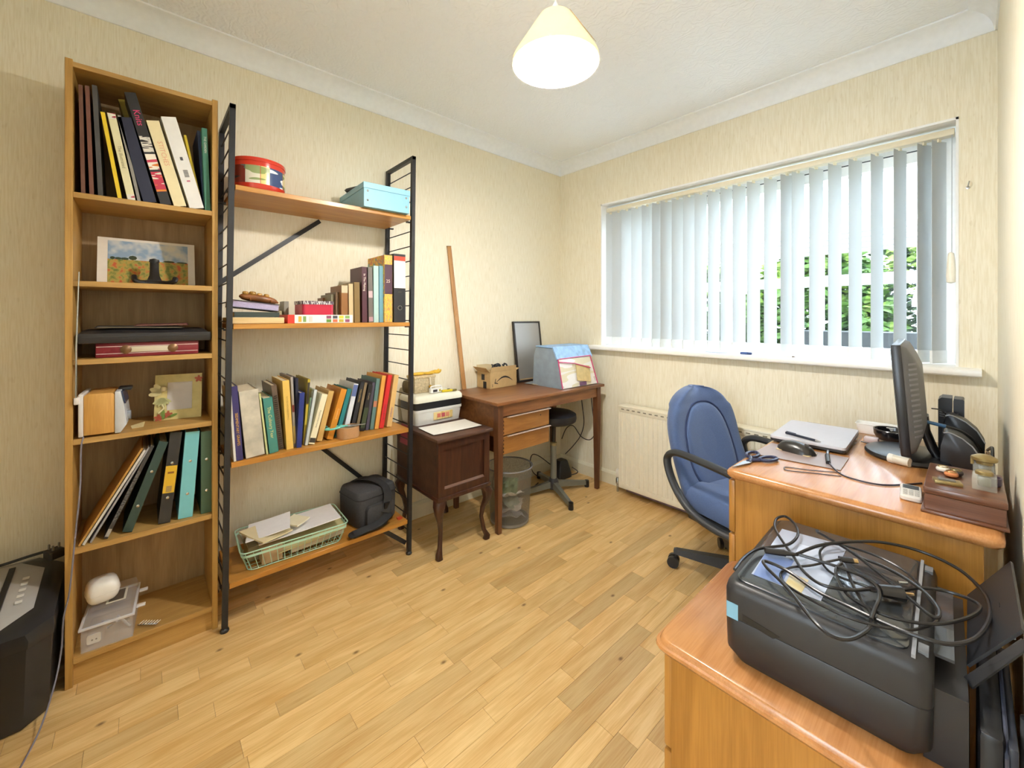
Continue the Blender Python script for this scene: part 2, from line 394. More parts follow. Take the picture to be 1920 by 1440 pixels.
# ================================================================ OUTSIDE THE WINDOW
link('ground_garden', abox(nb(), (-9, 6), (YB + WT, 16), (-.25, -.15)), mat('lawn_green', rgb('5F7A3A'), .9, var=.3, scale=6), kind='structure')
link('floor_conservatory', abox(nb(), (-3.2, 1.6), (YB + WT, 4.55), (-.15, -.12)), flat('DEDCD6', .4), kind='structure')
CY = 4.6                                                       # far glazed wall of the conservatory
con = thing('conservatory', 'white framed glazed conservatory with pitched clear roof outside the window', 'conservatory', (-1.2, CY, -.15))
cx0, cx1 = -3.2, 1.6
bm = nb(); abox(bm, (cx0, cx1), (CY - .05, CY + .05), (-.15, .78)); link('dwarf_wall', bm, flat('E6E2DA'), con)
for x in (-3.2, -2.3, -1.62, -.93, -.235, .45, 1.55):
    box('post', (x - .045, x + .045), (CY - .04, CY + .04), (.78, 1.80), UPVC, con)
box('sill_rail', (cx0, cx1), (CY - .05, CY + .06), (.78, .85), UPVC, con)
box('transom', (cx0, cx1), (CY - .035, CY + .035), (1.465, 1.56), UPVC, con)
box('eaves_beam', (cx0, cx1), (CY - .06, CY + .06), (1.76, 1.95), UPVC, con)
for k in range(4): box('eaves_ridge', (cx0, cx1), (CY - .075, CY - .06), (1.775 + k * .045, 1.785 + k * .045), flat('6E777E'), con)
xs = (-3.2, -2.3, -1.62, -.93, -.235, .45, 1.55)
for a, b in zip(xs, xs[1:]):
    box('pane', (a + .045, b - .045), (CY - .003, CY + .003), (.85, 1.465), GLASS, con)
    box('pane', (a + .045, b - .045), (CY - .003, CY + .003), (1.56, 1.76), GLASS, con)
yw, zw = YB + WT + .02, 2.62
for x in (-3.2, -1.9, -.55, .75, 1.6):
    tube('roof_bar', [(x, yw, zw), (x, CY, 1.95)], .018, UPVC, con, n=6)
bm = nb(); v = [bm.verts.new(p) for p in ((cx0, yw, zw + .02), (cx1, yw, zw + .02), (cx1, CY, 1.97), (cx0, CY, 1.97))]; bm.faces.new(v)
link('roof_pane', bm, translucent('opal_roof_sheet', (.92, .94, .96), .8), con)
tube('tie_rod', [(-.98, 3.6, 2.36), (-.52, 4.3, 1.98)], .008, flat('9AA0A4'), con, n=6)
box('low_bench', (-1.02, .3), (4.0, 4.35), (-.15, 1.075), flat('24282B'), None, label='dark grey low bench standing inside the conservatory', cat='bench')
def leafy(name, label, c, rx, ry, rz, n, cols, seed, cat='hedge'):
    random.seed(seed); t = thing(name, label, cat, (c[0], c[1], -.15)); bm = nb()
    for _ in range(n):
        a = random.uniform(0, 2 * math.pi); u = random.uniform(-1, 1); q = math.sqrt(1 - u * u); rr = random.uniform(.72, 1.04)
        p = Vector((c[0] + rx * q * math.cos(a) * rr, c[1] + ry * q * math.sin(a) * rr, c[2] + rz * u * rr))
        if p.z < -.1: continue
        s = random.uniform(.05, .11); M = T(p) @ Matrix.Rotation(random.uniform(0, 6.3), 4, 'Z') @ Matrix.Rotation(random.uniform(0, 3.1), 4, 'X')
        bm.faces.new([bm.verts.new(M @ Vector(q2)) for q2 in ((-s, 0, 0), (0, -s * .5, s * .1), (s, 0, 0), (0, s * .5, s * .1))])
    link('foliage', bm, cols, t, kind='stuff')
    tube('trunk', [(c[0], c[1], -.15), (c[0] + .05, c[1], c[2])], [.09, .05], flat('4B3A2A'), t, n=7)
def leafmat(name, a, b):
    m = stripes(name, (rgb(a), rgb(b), rgb('78923E')), 'X', 6, .6); return m
leafy('garden_hedge', 'bright green leafy shrub seen between blind slats beside the conservatory post', (-1.32, 6.3, .8), .82, .5, 1.35, 7000, leafmat('leaf_bright', '2E4A1C', '4E6E2C'), 1, 'shrub')
leafy('garden_hedge', 'darker green tall shrub at the right behind the conservatory', (-.2, 8.2, .9), 1.2, .6, 1.6, 5200, leafmat('leaf_dark', '1C2E18', '324824'), 2, 'shrub')
leafy('garden_hedge', 'dense green shrub at the left end of the garden', (-3.0, 6.8, .8), .85, .6, 1.4, 4600, leafmat('leaf_mid', '22381A', '3C5A24'), 3, 'shrub')
leafy('garden_hedge', 'pale green shrub at the far left corner of the garden', (-5.4, 7.4, .8), 1.3, .7, 1.2, 4600, leafmat('leaf_mid', '22381A', '3C5A24'), 4, 'shrub')
sh = thing('garden_shed', 'grey garden shed with a pale sloping roof beyond the glazing', 'shed', (-.2, 6.6, -.15))
box('shed_wall', (-.38, .75), (6.3, 7.0), (-.15, 1.35), flat('6F747B'), sh)
prism('shed_roof', [(6.2, 1.3), (7.1, 1.62), (7.1, 1.66), (6.2, 1.36)], 'x', -.42, .85, flat('C9CCCE'), sh)

# ================================================================ BLIND
bl = thing('vertical_blind', 'white vertical slat blind hanging across the whole window', 'blind', ((WX0 + WX1) / 2, YB + .075, .985))
HR = flat('E4DCC4', .4)
box('headrail', (WX0 + .012, WX1 - .012), (YB + .045, YB + .09), (1.958, 1.986), HR, bl, bev=.004)
SLAT = translucent('blind_fabric', (.64, .66, .66), .22)
sx = [-1.765, -1.70, -1.63, -1.551, -1.47, -1.393, -1.333, -1.257, -1.182, -1.109, -1.031, -.959, -.889, -.814, -.73, -.651, -.602, -.524, -.448, -.369, -.29, -.211, -.133, -.088]
by = YB + .07; CH = mat('bead_chain', rgb('C5C8C9'), .4, 0, .02)
for i, x in enumerate(sx):
    ang = 64 + random.uniform(-3, 3)
    if i in (0, 1): ang = 40
    s, c = math.sin(R(ang)), math.cos(R(ang)); pts = []
    M = T((x, by, 0)) @ RZ(ang)
    # gently curved strip of fabric
    bm = nb(); prof = [(-.0445 + .089 * k / 6, .004 * math.sin(math.pi * k / 6)) for k in range(7)]
    poly = prof + [(a, b + .0008) for a, b in reversed(prof)]
    aprism(bm, poly, 'z', 1.0, 1.95)
    sl = link('slat', bm, SLAT, bl, M, smooth=True)
    box('bottom_weight', (-.0455, .0455), (-.002, .007), (.99, 1.045), flat('DDE0DF', .4), sl, M=M)
    box('hanger', (-.008, .008), (-.003, .003), (1.945, 1.96), HR, sl, M=M)
for a, b in zip(sx, sx[1:]):
    tube('bead_chain', spline([(a + .02, by + .035, 1.005), ((a + b) / 2 + .02, by + .036, .992), (b + .02, by + .035, 1.005)], 4), .0013, CH, bl, n=5)
tube('control_chain', [(-.05, YB + .05, 1.96), (-.05, YB + .02, 1.46)], .0016, CH, bl, n=5)
loft('cord_weight', [[(-.052 + .011 * sc * math.cos(a), YB + .018 + .008 * sc * math.sin(a), z) for a in [2 * math.pi * k / 10 for k in range(10)]] for z, sc in ((1.33, .3), (1.335, 1.2), (1.36, 1.35), (1.42, 1.1), (1.455, .8), (1.46, .3))], flat('EDE8D8', .3), bl)
# things on the sill
eb = thing('eraser', 'small blue eraser lying on the white window sill', 'eraser', (-.81, YB - .03, .985))
box('eraser_body', (-.845, -.79), (YB - .045, YB - .025), (.985, .997), flat('2E4377', .6), eb, bev=.003)
box('sleeve', (-.838, -.81), (YB - .0455, YB - .0245), (.985, .9975), flat('3E5790', .5), eb)
box('card_slip', (-1.03, -.92), (YB - .05, YB - .02), (.985, .9875), flat('B9C6E0', .5), None, label='pale blue paper slip lying left of the blue eraser on the sill', cat='paper')
pc = thing('pencil', 'thin white pencil lying along the sill right of the blue eraser', 'pencil', (-.68, YB - .04, .985))
tube('barrel', [(-.77, YB - .035, .989), (-.60, YB - .045, .989)], .0038, WHITE, pc, n=6)
tube('tip', [(-.60, YB - .045, .989), (-.585, YB - .046, .989)], [.0038, .0008], flat('5A4632'), pc, n=6)
hk = thing('wall_hook', 'tiny metal cord hook screwed to the wall right of the window', 'hook', (.0, YB, 1.72))
tube('hook', spline([(-.005, YB, 1.715), (-.005, YB - .012, 1.715), (-.003, YB - .016, 1.725), (-.001, YB - .012, 1.738)], 4), .002, CHROME, hk, n=6)
lathe('screw_plate', [(.006, 0), (.006, .002), (.001, .003)], CHROME, hk, M=T((-.005, YB, 1.715)) @ RX(90), n=10)

# ================================================================ RADIATOR
rd = thing('radiator', 'cream panel radiator with vertical flutes under the window', 'radiator', (-1.07, 2.42, .03))
RADM = flat('ECE6D2', .35); rx0, rx1, ry0, ry1, rz0, rz1 = -1.57, -.52, 2.375, 2.455, .05, .60
poly = [(rx0, ry1), (rx0, ry0)]; nf = 33; st = (rx1 - rx0) / nf
for k in range(nf):
    a = rx0 + k * st; poly += [(a + st * .15, ry0), (a + st * .28, ry0 - .006), (a + st * .72, ry0 - .006), (a + st * .85, ry0)]
poly += [(rx1, ry0), (rx1, ry1)]
link('panel', aprism(nb(), poly, 'z', rz0 + .035, rz1 - .045), RADM, rd)
for a, b in ((rz0, rz0 + .035), (rz1 - .045, rz1 - .012)): box('header', (rx0, rx1), (ry0 - .004, ry1), (a, b), RADM, rd, bev=.004)
box('top_grille', (rx0 - .004, rx1 + .004), (ry0 - .006, ry1 + .004), (rz1 - .012, rz1), RADM, rd, bev=.002)
for k in range(26):
    x = rx0 + .02 + k * .04
    box('grille_slot', (x, x + .02), (ry0 - .0075, ry0 - .0055), (rz1 - .026, rz1 - .019), flat('8D8672'), rd)
for s in (rx0 - .002, rx1): box('side_panel', (s, s + .003), (ry0 - .004, ry1 + .002), (rz0, rz1 - .005), RADM, rd)
for x in (rx0 + .12, rx1 - .12): box('bracket', (x, x + .03), (ry1, YB - .002), (rz0 + .05, rz1 - .1), RADM, rd)
vx = rx0 - .035
va = lathe('valve_body', [(.008, 0), (.008, .05), (.013, .055), (.013, .085), (.009, .09), (.009, .1)], CHROME, rd, c=(vx, 2.41, 0), n=14)
lathe('valve_cap', [(.011, .1), (.013, .103), (.013, .145), (.009, .152), (.001, .153)], flat('E8E6DE', .35), va, c=(vx, 2.41, 0), n=14)
tube('valve_tail', [(vx, 2.41, .07), (rx0 + .01, 2.41, .07)], .007, CHROME, rd, n=10)
tube('floor_pipe', [(rx0 + .02, 2.44, .018), (rx1 + .1, 2.44, .018)], .011, flat('7A6570'), None, n=10, label='brownish heating pipe along the floor beneath the cream radiator', cat='pipe')

# ================================================================ PENDANT LAMP
lp = thing('pendant_lamp', 'cream cone shaded pendant lamp hanging from the ceiling', 'lamp', (-.875, .97, 1.95))
lx, ly = -.875, .97
bm = nb()
alathe(bm, [(.137, 1.988), (.134, 2.006), (.052, 2.136), (.049, 2.136), (.131, 2.006), (.135, 1.988), (.137, 1.988)], (lx, ly, 0), 40, caps=False)
shade = link('lamp_shade', bm, translucent('shade_fabric', (.84, .74, .55), .28), lp, smooth=True)
alathe_b = alathe(nb(), [(.0475, 2.135), (.1295, 2.006), (.1335, 1.989)], (lx, ly, 0), 40, caps=False)
link('shade_lining', alathe_b, translucent('shade_lining', (.9, .89, .86), .42), shade, smooth=True)
bm = nb(); a0 = R(8)
aloft(bm, [[(lx + r * math.cos(a0 + d), ly + r * math.sin(a0 + d), z) for d in (-.09, -.03, .03, .09)] for r, z in ((.0545, 2.136), (.1365, 2.008))], caps=False, closed=False)
solid(bm, .001); link('shade_seam', bm, flat('B59A62'), shade)
for k in range(3):
    a = k * 2.094; tube('ring_spoke', [(lx + .02 * math.cos(a), ly + .02 * math.sin(a), 2.128), (lx + .05 * math.cos(a), ly + .05 * math.sin(a), 2.131)], .0015, CHROME, shade, n=5)
lathe('socket', [(.017, 2.085), (.02, 2.09), (.02, 2.15), (.012, 2.17), (.004, 2.185)], flat('F0EEE6', .4), lp, c=(lx, ly, 0), n=16)
lathe('bulb', [(.001, 1.953), (.012, 1.957), (.021, 1.968), (.0235, 1.985), (.0235, 2.06), (.018, 2.078), (.015, 2.086)], emit('bulb_glow', (1.0, .96, .90), BULB_STRENGTH), lp, c=(lx, ly, 0), n=18)
tube('flex', [(lx, ly, 2.18), (lx, ly, 2.39)], .0032, flat('EDEBE2', .5), lp, n=8)
lathe('ceiling_rose', [(.02, 2.372), (.04, 2.378), (.042, 2.4)], flat('EDEEEE', .4), lp, c=(lx, ly, 0), n=20)
# ================================================================ OAK BOOKCASE
BX0, BX1, BY0, BY1 = XL + .005, -1.922, -.187, .212
OAKV = wood('bookcase_oak', rgb('C29852'), rgb('A97F3E'), 'Z', .42, 1.3)
OAKH = wood('bookcase_oak_shelf', rgb('C29A5A'), rgb('AA8346'), 'Y', .4, 1.3)
OAKB = wood('bookcase_back_oak', rgb('B39872'), rgb('9C805C'), 'Z', .5, 1.2)
bc = thing('bookcase', 'tall narrow oak bookcase with six compartments against the cream wall', 'bookcase', ((BX0 + BX1) / 2, (BY0 + BY1) / 2, 0))
box('side_panel', (BX0, BX1), (BY0, BY0 + .018), (0, 2.018), OAKV, bc, bev=.0012, seg=1)
box('side_panel', (BX0, BX1), (BY1 - .018, BY1), (0, 2.018), OAKV, bc, bev=.0012, seg=1)
box('back_panel', (BX0, BX0 + .004), (BY0 + .018, BY1 - .018), (.08, 2.0), OAKB, bc)
SH = [1.593, 1.307, 1.052, .795, .442, .090]                   # shelf tops
box('top_board', (BX0 + .004, BX1 - .002), (BY0 + .018, BY1 - .018), (1.995, 2.011), OAKH, bc)
for z in SH: box('shelf', (BX0 + .004, BX1 - .001), (BY0 + .018, BY1 - .018), (z - .018, z), OAKH, bc, bev=.001, seg=1)
box('plinth', (BX1 - .03, BX1 - .012), (BY0 + .018, BY1 - .018), (0, .072), OAKH, bc)

# ---------------------------------------------------------------- books
PAGE = mat('book_pages', rgb('D9CDB0'), .8, 0, .1, 300)
def book_at(label, xf, yb, yt, h, th, depth, zs, col, spine=None, txt=None, name='book', tcol='E9DFC0', tsize=None, group=None, cat='book', cover_only=False, tpos=.5, paper=PAGE, bands=(), M0=None):
    """upright book: spine looks to +x; top displaced sideways from yb to yt"""
    lean = math.asin(max(-.9, min(.9, (yt - yb) / h)))
    M = T((xf, yb, zs + th / 2 * abs(math.sin(lean)) + .0006)) @ Matrix.Rotation(-lean, 4, 'X')
    if M0 is not None: M = M0
    t = thing(name, label, cat, M=M, group=group)
    c = flat(col, .45) if isinstance(col, str) else col
    th = th * .97
    bm = nb(); q = .0022 if th > .009 else .0012
    abox(bm, (-q, 0), (-th / 2, th / 2), (0, h)); abox(bm, (-depth, -q), (-th / 2, -th / 2 + q), (0, h)); abox(bm, (-depth, -q), (th / 2 - q, th / 2), (0, h))
    link('cover', bm, c, t, local=True)
    if th > .006: box('pages', (-depth + .004, -q - .0003), (-th / 2 + q, th / 2 - q), (.003, h - .004), paper, t, local=True)
    for a, b, cc in bands:
        box('spine_band', (-.0005, .0007), (-th / 2 + .0006, th / 2 - .0006), (a * h, b * h), flat(cc, .5) if isinstance(cc, str) else cc, t, local=True)
    if txt:
        W = WM[t.name]; s = tsize or min(th * .62, .02)
        Mt = W @ basis((.0011, 0, h * tpos), (0, 0, -1), (0, 1, 0))
        text(txt, s, flat(tcol, .5), t, Mt)
    return t
def book_px(label, bot, top, zs, xf, depth, col, ws, **k):
    """bot/top: pixel centre of the spine's foot and head; ws: spine width in pixels"""
    if xf is None: p = P(*bot, z=zs)
    else: p = P(*bot, x=xf)
    q = P(*top, x=p.x); w = abs(P(bot[0] + ws / 2, bot[1], x=p.x).y - P(bot[0] - ws / 2, bot[1], x=p.x).y)
    h = math.hypot(q.y - p.y, q.z - zs); w *= math.cos(math.asin((q.y - p.y) / h))
    return book_at(label, p.x, p.y, q.y, h, w, min(depth, p.x - XL - .012), zs, col, **k)
def Z1(x, y): return (100 + x / 3.065, 90 + y / 3.065)
g1 = 'books on the top shelf of the oak bookcase'
PATT = stripes('patterned_cover', (rgb('2B2A2C'), rgb('E8E2D5'), rgb('B03A52'), rgb('D98A2E')), 'Z', 45)
def b1(label, bot, top, ws, col, depth=.2, **k): return book_px(label, Z1(*bot), Z1(*top), SH[0], k.pop('xf', -1.945), depth, col, ws / 3.065, group=g1, **k)
b1('brown album at the far left end of the bookcase top shelf', (172, 828), (156, 212), 25, '6B4636', name='photo_album', cat='album')
b1('brown album second from the left on the bookcase top shelf', (221, 831), (194, 218), 26, '74493A', name='photo_album', cat='album')
b1('dark grey album third from the left on the bookcase top shelf', (272, 835), (236, 215), 30, '4A4848', name='photo_album', cat='album')
b1('thin bright yellow book leaning beside the grey album', (383, 858), (283, 370), 25, 'E8C62C')
b1('cream spined book with patterned edge leaning next to thin yellow book', (450, 866), (332, 378), 48, 'E4DDB4', txt='The Illustrated', tcol='8A7B52', bands=((.0, .07, PATT), (.93, 1.0, PATT)))
b1('slim grey book between the cream and the navy books', (494, 872), (378, 388), 20, '8E8A84')
b1('dark navy blue book leaning in the middle of the top shelf', (556, 878), (408, 405), 80, '22263F')
b1('tall black patterned book with pink title, tallest leaning on top shelf', (648, 893), (440, 262), 66, '2A292B', txt='Knits', tcol='E0457A', tpos=.78, tsize=.026, bands=((.12, .3, stripes('pattern_a', (rgb('E9E0D0'), rgb('C2334F'), rgb('E0902F')), 'Z', 70)), (.32, .46, stripes('pattern_b', (rgb('D8782A'), rgb('EDE6D8'), rgb('C9405A')), 'Z', 55)), (.48, .62, stripes('pattern_c', (rgb('2A292B'), rgb('DCD8CE'), rgb('2A292B')), 'Z', 120))))
b1('cream book with pale pink lettering right of the patterned book', (730, 903), (570, 425), 76, 'EBDDB2', txt='STITCHES', tcol='E3A98C', tpos=.62, bands=())
b1('thick plain white book with small barcode on its spine', (826, 916), (661, 405), 88, 'E9E8E6', bands=(), name='thick_book')
for _k in range(9): box('barcode', (.0004, .0011), (-.007, .007), (.115 + _k * .003, .1165 + _k * .003), flat('3A3A3C'), bpy.data.objects['thick_book'], local=True)
box('price_dot', (.0004, .0011), (-.005, .005), (.098, .103), flat('C86A8A'), bpy.data.objects['thick_book'], local=True); box('publisher_mark', (.0004, .0011), (-.004, .004), (.175, .187), flat('55555A'), bpy.data.objects['thick_book'], local=True)
b1('very thin yellow booklet leaning behind the thick white book', (862, 905), (757, 502), 14, 'D9BE2A', xf=-1.99)
b1('dark blue book leaning at the right end of the bookcase top shelf', (873, 905), (835, 476), 18, '25365C', xf=-1.985)
b1('green spined book standing at the far right of bookcase top shelf', (888, 926), (868, 462), 32, '3E7A66', txt='THE GARDEN', tcol='D9E2D6', tpos=.8)
b1('olive yellow book behind the tall patterned book', (600, 860), (392, 300), 40, '9C8A34', xf=-2.06, depth=.1)

# shelf 2: landscape print and plate stand
z = SH[1]; x0 = -2.12
pr_ = thing('art_print', 'landscape print with white border and red flowered field, leaning in the bookcase', 'print', (-2.1, .03, z))
Mp = T((-2.085, 0, z)) @ RY(-13)
box('paper', (-.0015, 0), (-.125, .155), (0, .182), flat('E9E4DC', .6), pr_, M=Mp)
def paint_field():
    m = bpy.data.materials.new('painted_field'); n, l, b = nodes(m); b.inputs['Roughness'].default_value = .6
    tc = n.new('ShaderNodeTexCoord'); sx_ = n.new('ShaderNodeSeparateXYZ'); l.new(tc.outputs['Object'], sx_.inputs[0])
    nz = n.new('ShaderNodeTexNoise'); nz.inputs['Scale'].default_value = 60; nz.inputs['Detail'].default_value = 4; l.new(tc.outputs['Object'], nz.inputs['Vector'])
    n2 = n.new('ShaderNodeTexNoise'); n2.inputs['Scale'].default_value = 22; l.new(tc.outputs['Object'], n2.inputs['Vector'])
    def ramp(src, cs):
        r = n.new('ShaderNodeValToRGB'); e = r.color_ramp.elements
        while len(e) < len(cs): e.new(.5)
        for i, (p, c) in enumerate(cs): e[i].position = p; e[i].color = rgb(c) + (1,)
        l.new(src, r.inputs[0]); return r.outputs[0]
    sky = ramp(n2.outputs['Fac'], ((.4, '8FA9C6'), (.55, 'C8CFD2'), (.7, 'DAD8CF')))
    fld = ramp(nz.outputs['Fac'], ((.38, '6E7A34'), (.5, 'A99A48'), (.58, 'B98B3E'), (.66, 'C05A34')))
    tr = n.new('ShaderNodeMath'); tr.operation = 'GREATER_THAN'; l.new(sx_.outputs[2], tr.inputs[0]); tr.inputs[1].default_value = .097
    mx = n.new('ShaderNodeMix'); mx.data_type = 'RGBA'; l.new(tr.outputs[0], mx.inputs[0]); l.new(fld, mx.inputs[6]); l.new(sky, mx.inputs[7])
    l.new(mx.outputs[2], b.inputs['Base Color']); return m
box('painted_landscape', (0, .0006), (-.098, .133), (.008, .172), paint_field(), pr_, M=Mp)
for yy, ww, hh in ((-.085, .012, .014), (-.07, .016, .012), (-.052, .02, .012), (-.03, .02, .022), (.075, .03, .01), (.115, .03, .008)):
    poly = [(yy + ww * .6 * math.cos(a), .097 + hh * (1 + .8 * math.sin(a)) * .5) for a in [k * math.pi / 4 for k in range(8)]]
    prism('painted_tree', poly, 'x', .0006, .001, flat('33422A', .6), pr_, M=Mp)
ps = thing('plate_stand', 'small black plate stand with curled feet before the landscape print', 'stand', (-2.0, .035, z))
BLK = flat('1B1A1B', .35)
loft('back_strut', [[(x + .004 * q, .03 + w * u_, z + zz) for u_, q in ((-1, 0), (-.6, 1), (.6, 1), (1, 0), (.6, -1), (-.6, -1))] for x, w, zz in ((-1.985, .026, .004), (-1.992, .02, .018), (-2.005, .0145, .035), (-2.02, .013, .06), (-2.03, .013, .085))], BLK, ps)
loft('finial', [[(-2.03 + .007 * math.cos(a), .03 + w * math.sin(a), z + zz) for a in [k * math.pi / 5 for k in range(10)]] for zz, w in ((.08, .008), (.088, .016), (.097, .014), (.1, .004))], BLK, ps)
tube('foot', spline([(-1.98, -.025, z + .028), (-1.965, -.022, z + .012), (-1.97, -.005, z + .007), (-1.985, .02, z + .009), (-1.985, .045, z + .009), (-1.97, .065, z + .007), (-1.95, .083, z + .012), (-1.955, .088, z + .026)], 5), .0085, BLK, ps, n=8)

# shelf 3: red book box, black folder, papers
z = SH[2]
rb = thing('keepsake_box', 'dark red book shaped keepsake box with gold ornamented label', 'box', (-2.02, .03, z))
box('box_body', (-2.15, -1.945), (-.12, .155), (z, z + .05), flat('7A1E2A', .35), rb, bev=.004)
for zz in (.012, .036): box('silver_line', (-1.9455, -1.9443), (-.118, .153), (z + zz, z + zz + .0022), flat('C9B7B0', .4), rb)
box('label_plate', (-1.9455, -1.943), (-.035, .07), (z + .016, z + .035), flat('C9BEA6', .5), rb, bev=.001)
for yy in (-.045, .08):
    lathe('rosette', [(.015, 0), (.015, .003), (.009, .006), (.002, .008)], mat('old_gold', rgb('7A5A3A'), .4, .4, .2), rb, M=T((-1.945, yy, z + .026)) @ RY(90), n=12)
bf = thing('folder', 'black leather folder lying on the red keepsake box', 'folder', (-2.04, .0, z + .05))
loft('folder_cover', [[(-2.16, y, z + .05 + d * .0) , (-1.935, y, z + .05), (-1.93, y, z + .062), (-1.932, y, z + .082), (-1.95, y, z + .088 + d), (-2.16, y, z + .09 + d)] for y, d in ((-.158, -.006), (-.15, .004), (-.05, .007), (.05, .003), (.17, .006), (.182, -.002), (.19, -.02))], flat('262426', .45), bf, smooth=True)
tube('stitched_edge', [(-1.932, -.15, z + .071), (-1.93, .18, z + .071)], .0015, flat('3A383A'), bf, n=5)
for i, (ya, yb2, col, dz, lab) in enumerate(((-.125, .11, '1E1D1F', .0985, 'black paper wallet on top of the black leather folder'), (-.02, .13, '5B1C26', .106, 'dark red folded cover on top of the black paper wallet'))):
    Mw = T((-2.04, 0, z + dz)) @ RZ(2 - 5 * i) @ RX(-1.0 + 2 * i)
    w = thing('document_wallet', lab, 'wallet', M=Mw)
    box('back_cover', (-.1, .09), (ya, yb2), (0, .002), flat(col, .5), w, local=True); box('front_cover', (-.098, .088), (ya + .004, yb2 - .003), (.004, .006), flat(col, .5), w, local=True)
    box('inner_sheets', (-.096, .086), (ya + .006, yb2 - .005), (.002, .004), flat('B9A87E'), w, local=True)

# shelf 4: radio, frame, scrap
z = SH[3]
Mr = T((-1.927, -.158, z + .0005)) @ RZ(-3)
ra = thing('table_radio', 'table radio with light wood sides and silver front', 'radio', M=Mr)
RW = wood('radio_beech', rgb('D6A45A'), rgb('C08D45'), 'Z', .4, 1.6)
prism('wood_case', [(.012, .006), (.086, .006), (.086, .135), (.078, .141), (.02, .141), (.012, .135)], 'x', -.15, 0, RW, ra, local=True, bev=.003)
box('rear_panel', (-.152, .001), (0, .012), (.003, .143), flat('D6D3D0', .35), ra, local=True, bev=.003)
prism('front_panel', [(.086, .003), (.1, .003), (.116, .03), (.108, .1), (.1, .143), (.086, .143)], 'x', -.153, .002, flat('C3C7CC', .3), ra, local=True, bev=.002)
prism('display', [(.1015, .142), (.1095, .1), (.113, .1), (.105, .143)], 'x', -.12, -.004, flat('2A3452', .2), ra, local=True)
tube('volume_knob', [(-.06, .112, .05), (-.06, .122, .05)], .016, flat('8E9299', .3), ra, n=16, local=True)
box('snooze_bar', (-.1, -.05), (.09, .125), (.138, .15), flat('1E1D1F', .4), ra, local=True, bev=.003)
box('aerial_hinge', (-.02, .016), (-.008, .004), (.112, .135), flat('E3DEDC', .4), ra, local=True, bev=.003)
tube('aerial', [(.0115, -.003, .12), (.0115, -.002, .30), (.0115, .004, .54)], [.0028, .0026, .0018], CHROME, ra, n=8, local=True)
fr = thing('ornamental_frame', 'cream ornamental photo frame with raised fairy and flowers, empty', 'frame', (-2.06, .1, z))
Mf = T((-2.052, .1, z)) @ RZ(-11) @ RY(-9)
FC = mat('frame_cream', rgb('CFC285'), .5, 0, .12, 25, bump=.3, bscale=60)
bm = nb()
for y, zz in (((-.072, -.036), (0, .172)), ((.042, .072), (0, .172)), ((-.036, .042), (0, .036)), ((-.036, .042), (.142, .172))): abox(bm, (-.012, .004), y, zz)
link('frame_moulding', bm, FC, fr, Mf)
box('photo_insert', (-.008, -.005), (-.037, .043), (.034, .144), flat('C9C3C4', .35), fr, M=Mf)
box('easel_back', (-.05, -.012), (-.03, .03), (0, .12), flat('3B332C'), fr, M=Mf)
def petal(name, c, w, h, ang, m, t=.004):
    poly = [(w * math.cos(a) * .5, h * (.5 + .5 * math.sin(a))) for a in [k * math.pi / 5 for k in range(10)]]
    bm = aprism(nb(), poly, 'x', 0, t); bmesh.ops.transform(bm, matrix=Mf @ T((.004, c[0], c[1])) @ RX(ang), verts=bm.verts)
    return link(name, bm, m, fr)
IV = flat('E3DBAA', .45); GN = flat('6E8A3C', .5); RDb = flat('B0553A', .5)
for a in (35, 65, 100): petal('wing', (-.05, .105), .02, .04, a, IV)
lathe('fairy_head', [(.001, -.011), (.008, -.008), (.011, 0), (.008, .008), (.001, .011)], flat('E6DCB4', .45), fr, M=Mf @ T((.009, -.045, .118)), n=10)
for a in range(-50, 60, 18): petal('dress_petal', (-.05, .085), .01, .034, 180 + a, flat('BFC08A', .5), .006)
tube('leg', [Mf @ Vector((.009, -.048, .06)), Mf @ Vector((.009, -.042, .045)), Mf @ Vector((.009, -.058, .028))], .004, IV, fr, n=6)
petal('stem_leaf', (-.043, .003), .012, .04, 5, GN); petal('stem_leaf', (-.03, .01), .01, .03, -70, GN)
for c in ((-.058, .01), (-.03, .02), (.062, .15)):
    for k in range(5): petal('flower_petal', c, .008, .014, k * 72, RDb, .004)
sc_ = nb(); v = [sc_.verts.new(p) for p in ((-2.03, -.035, z + .001), (-1.975, -.03, z + .001), (-1.985, .0, z + .001), (-2.02, .004, z + .012))]; sc_.faces.new(v)
solid(sc_, .0008)
link('paper_scrap', sc_, flat('DDCB98', .7), None, label='small folded cream paper scrap between the radio and photo frame', cat='paper')
tube('power_cable', spline([(-1.918, -.145, z + .006), (-1.912, -.15, z - .03), (-1.912, -.152, .64), (-1.913, -.162, .5), (-1.912, -.175, .32), (-1.91, -.188, .24), (-1.905, -.192, .15), (-1.865, -.20, .08), (-1.77, -.215, .03), (-1.70, -.235, .004), (-1.60, -.262, .004), (-1.5, -.32, .004)], 8), .0022, flat('7F7B88', .35), None, n=6, label='thin grey cable trailing from the radio down to the floor', cat='cable')

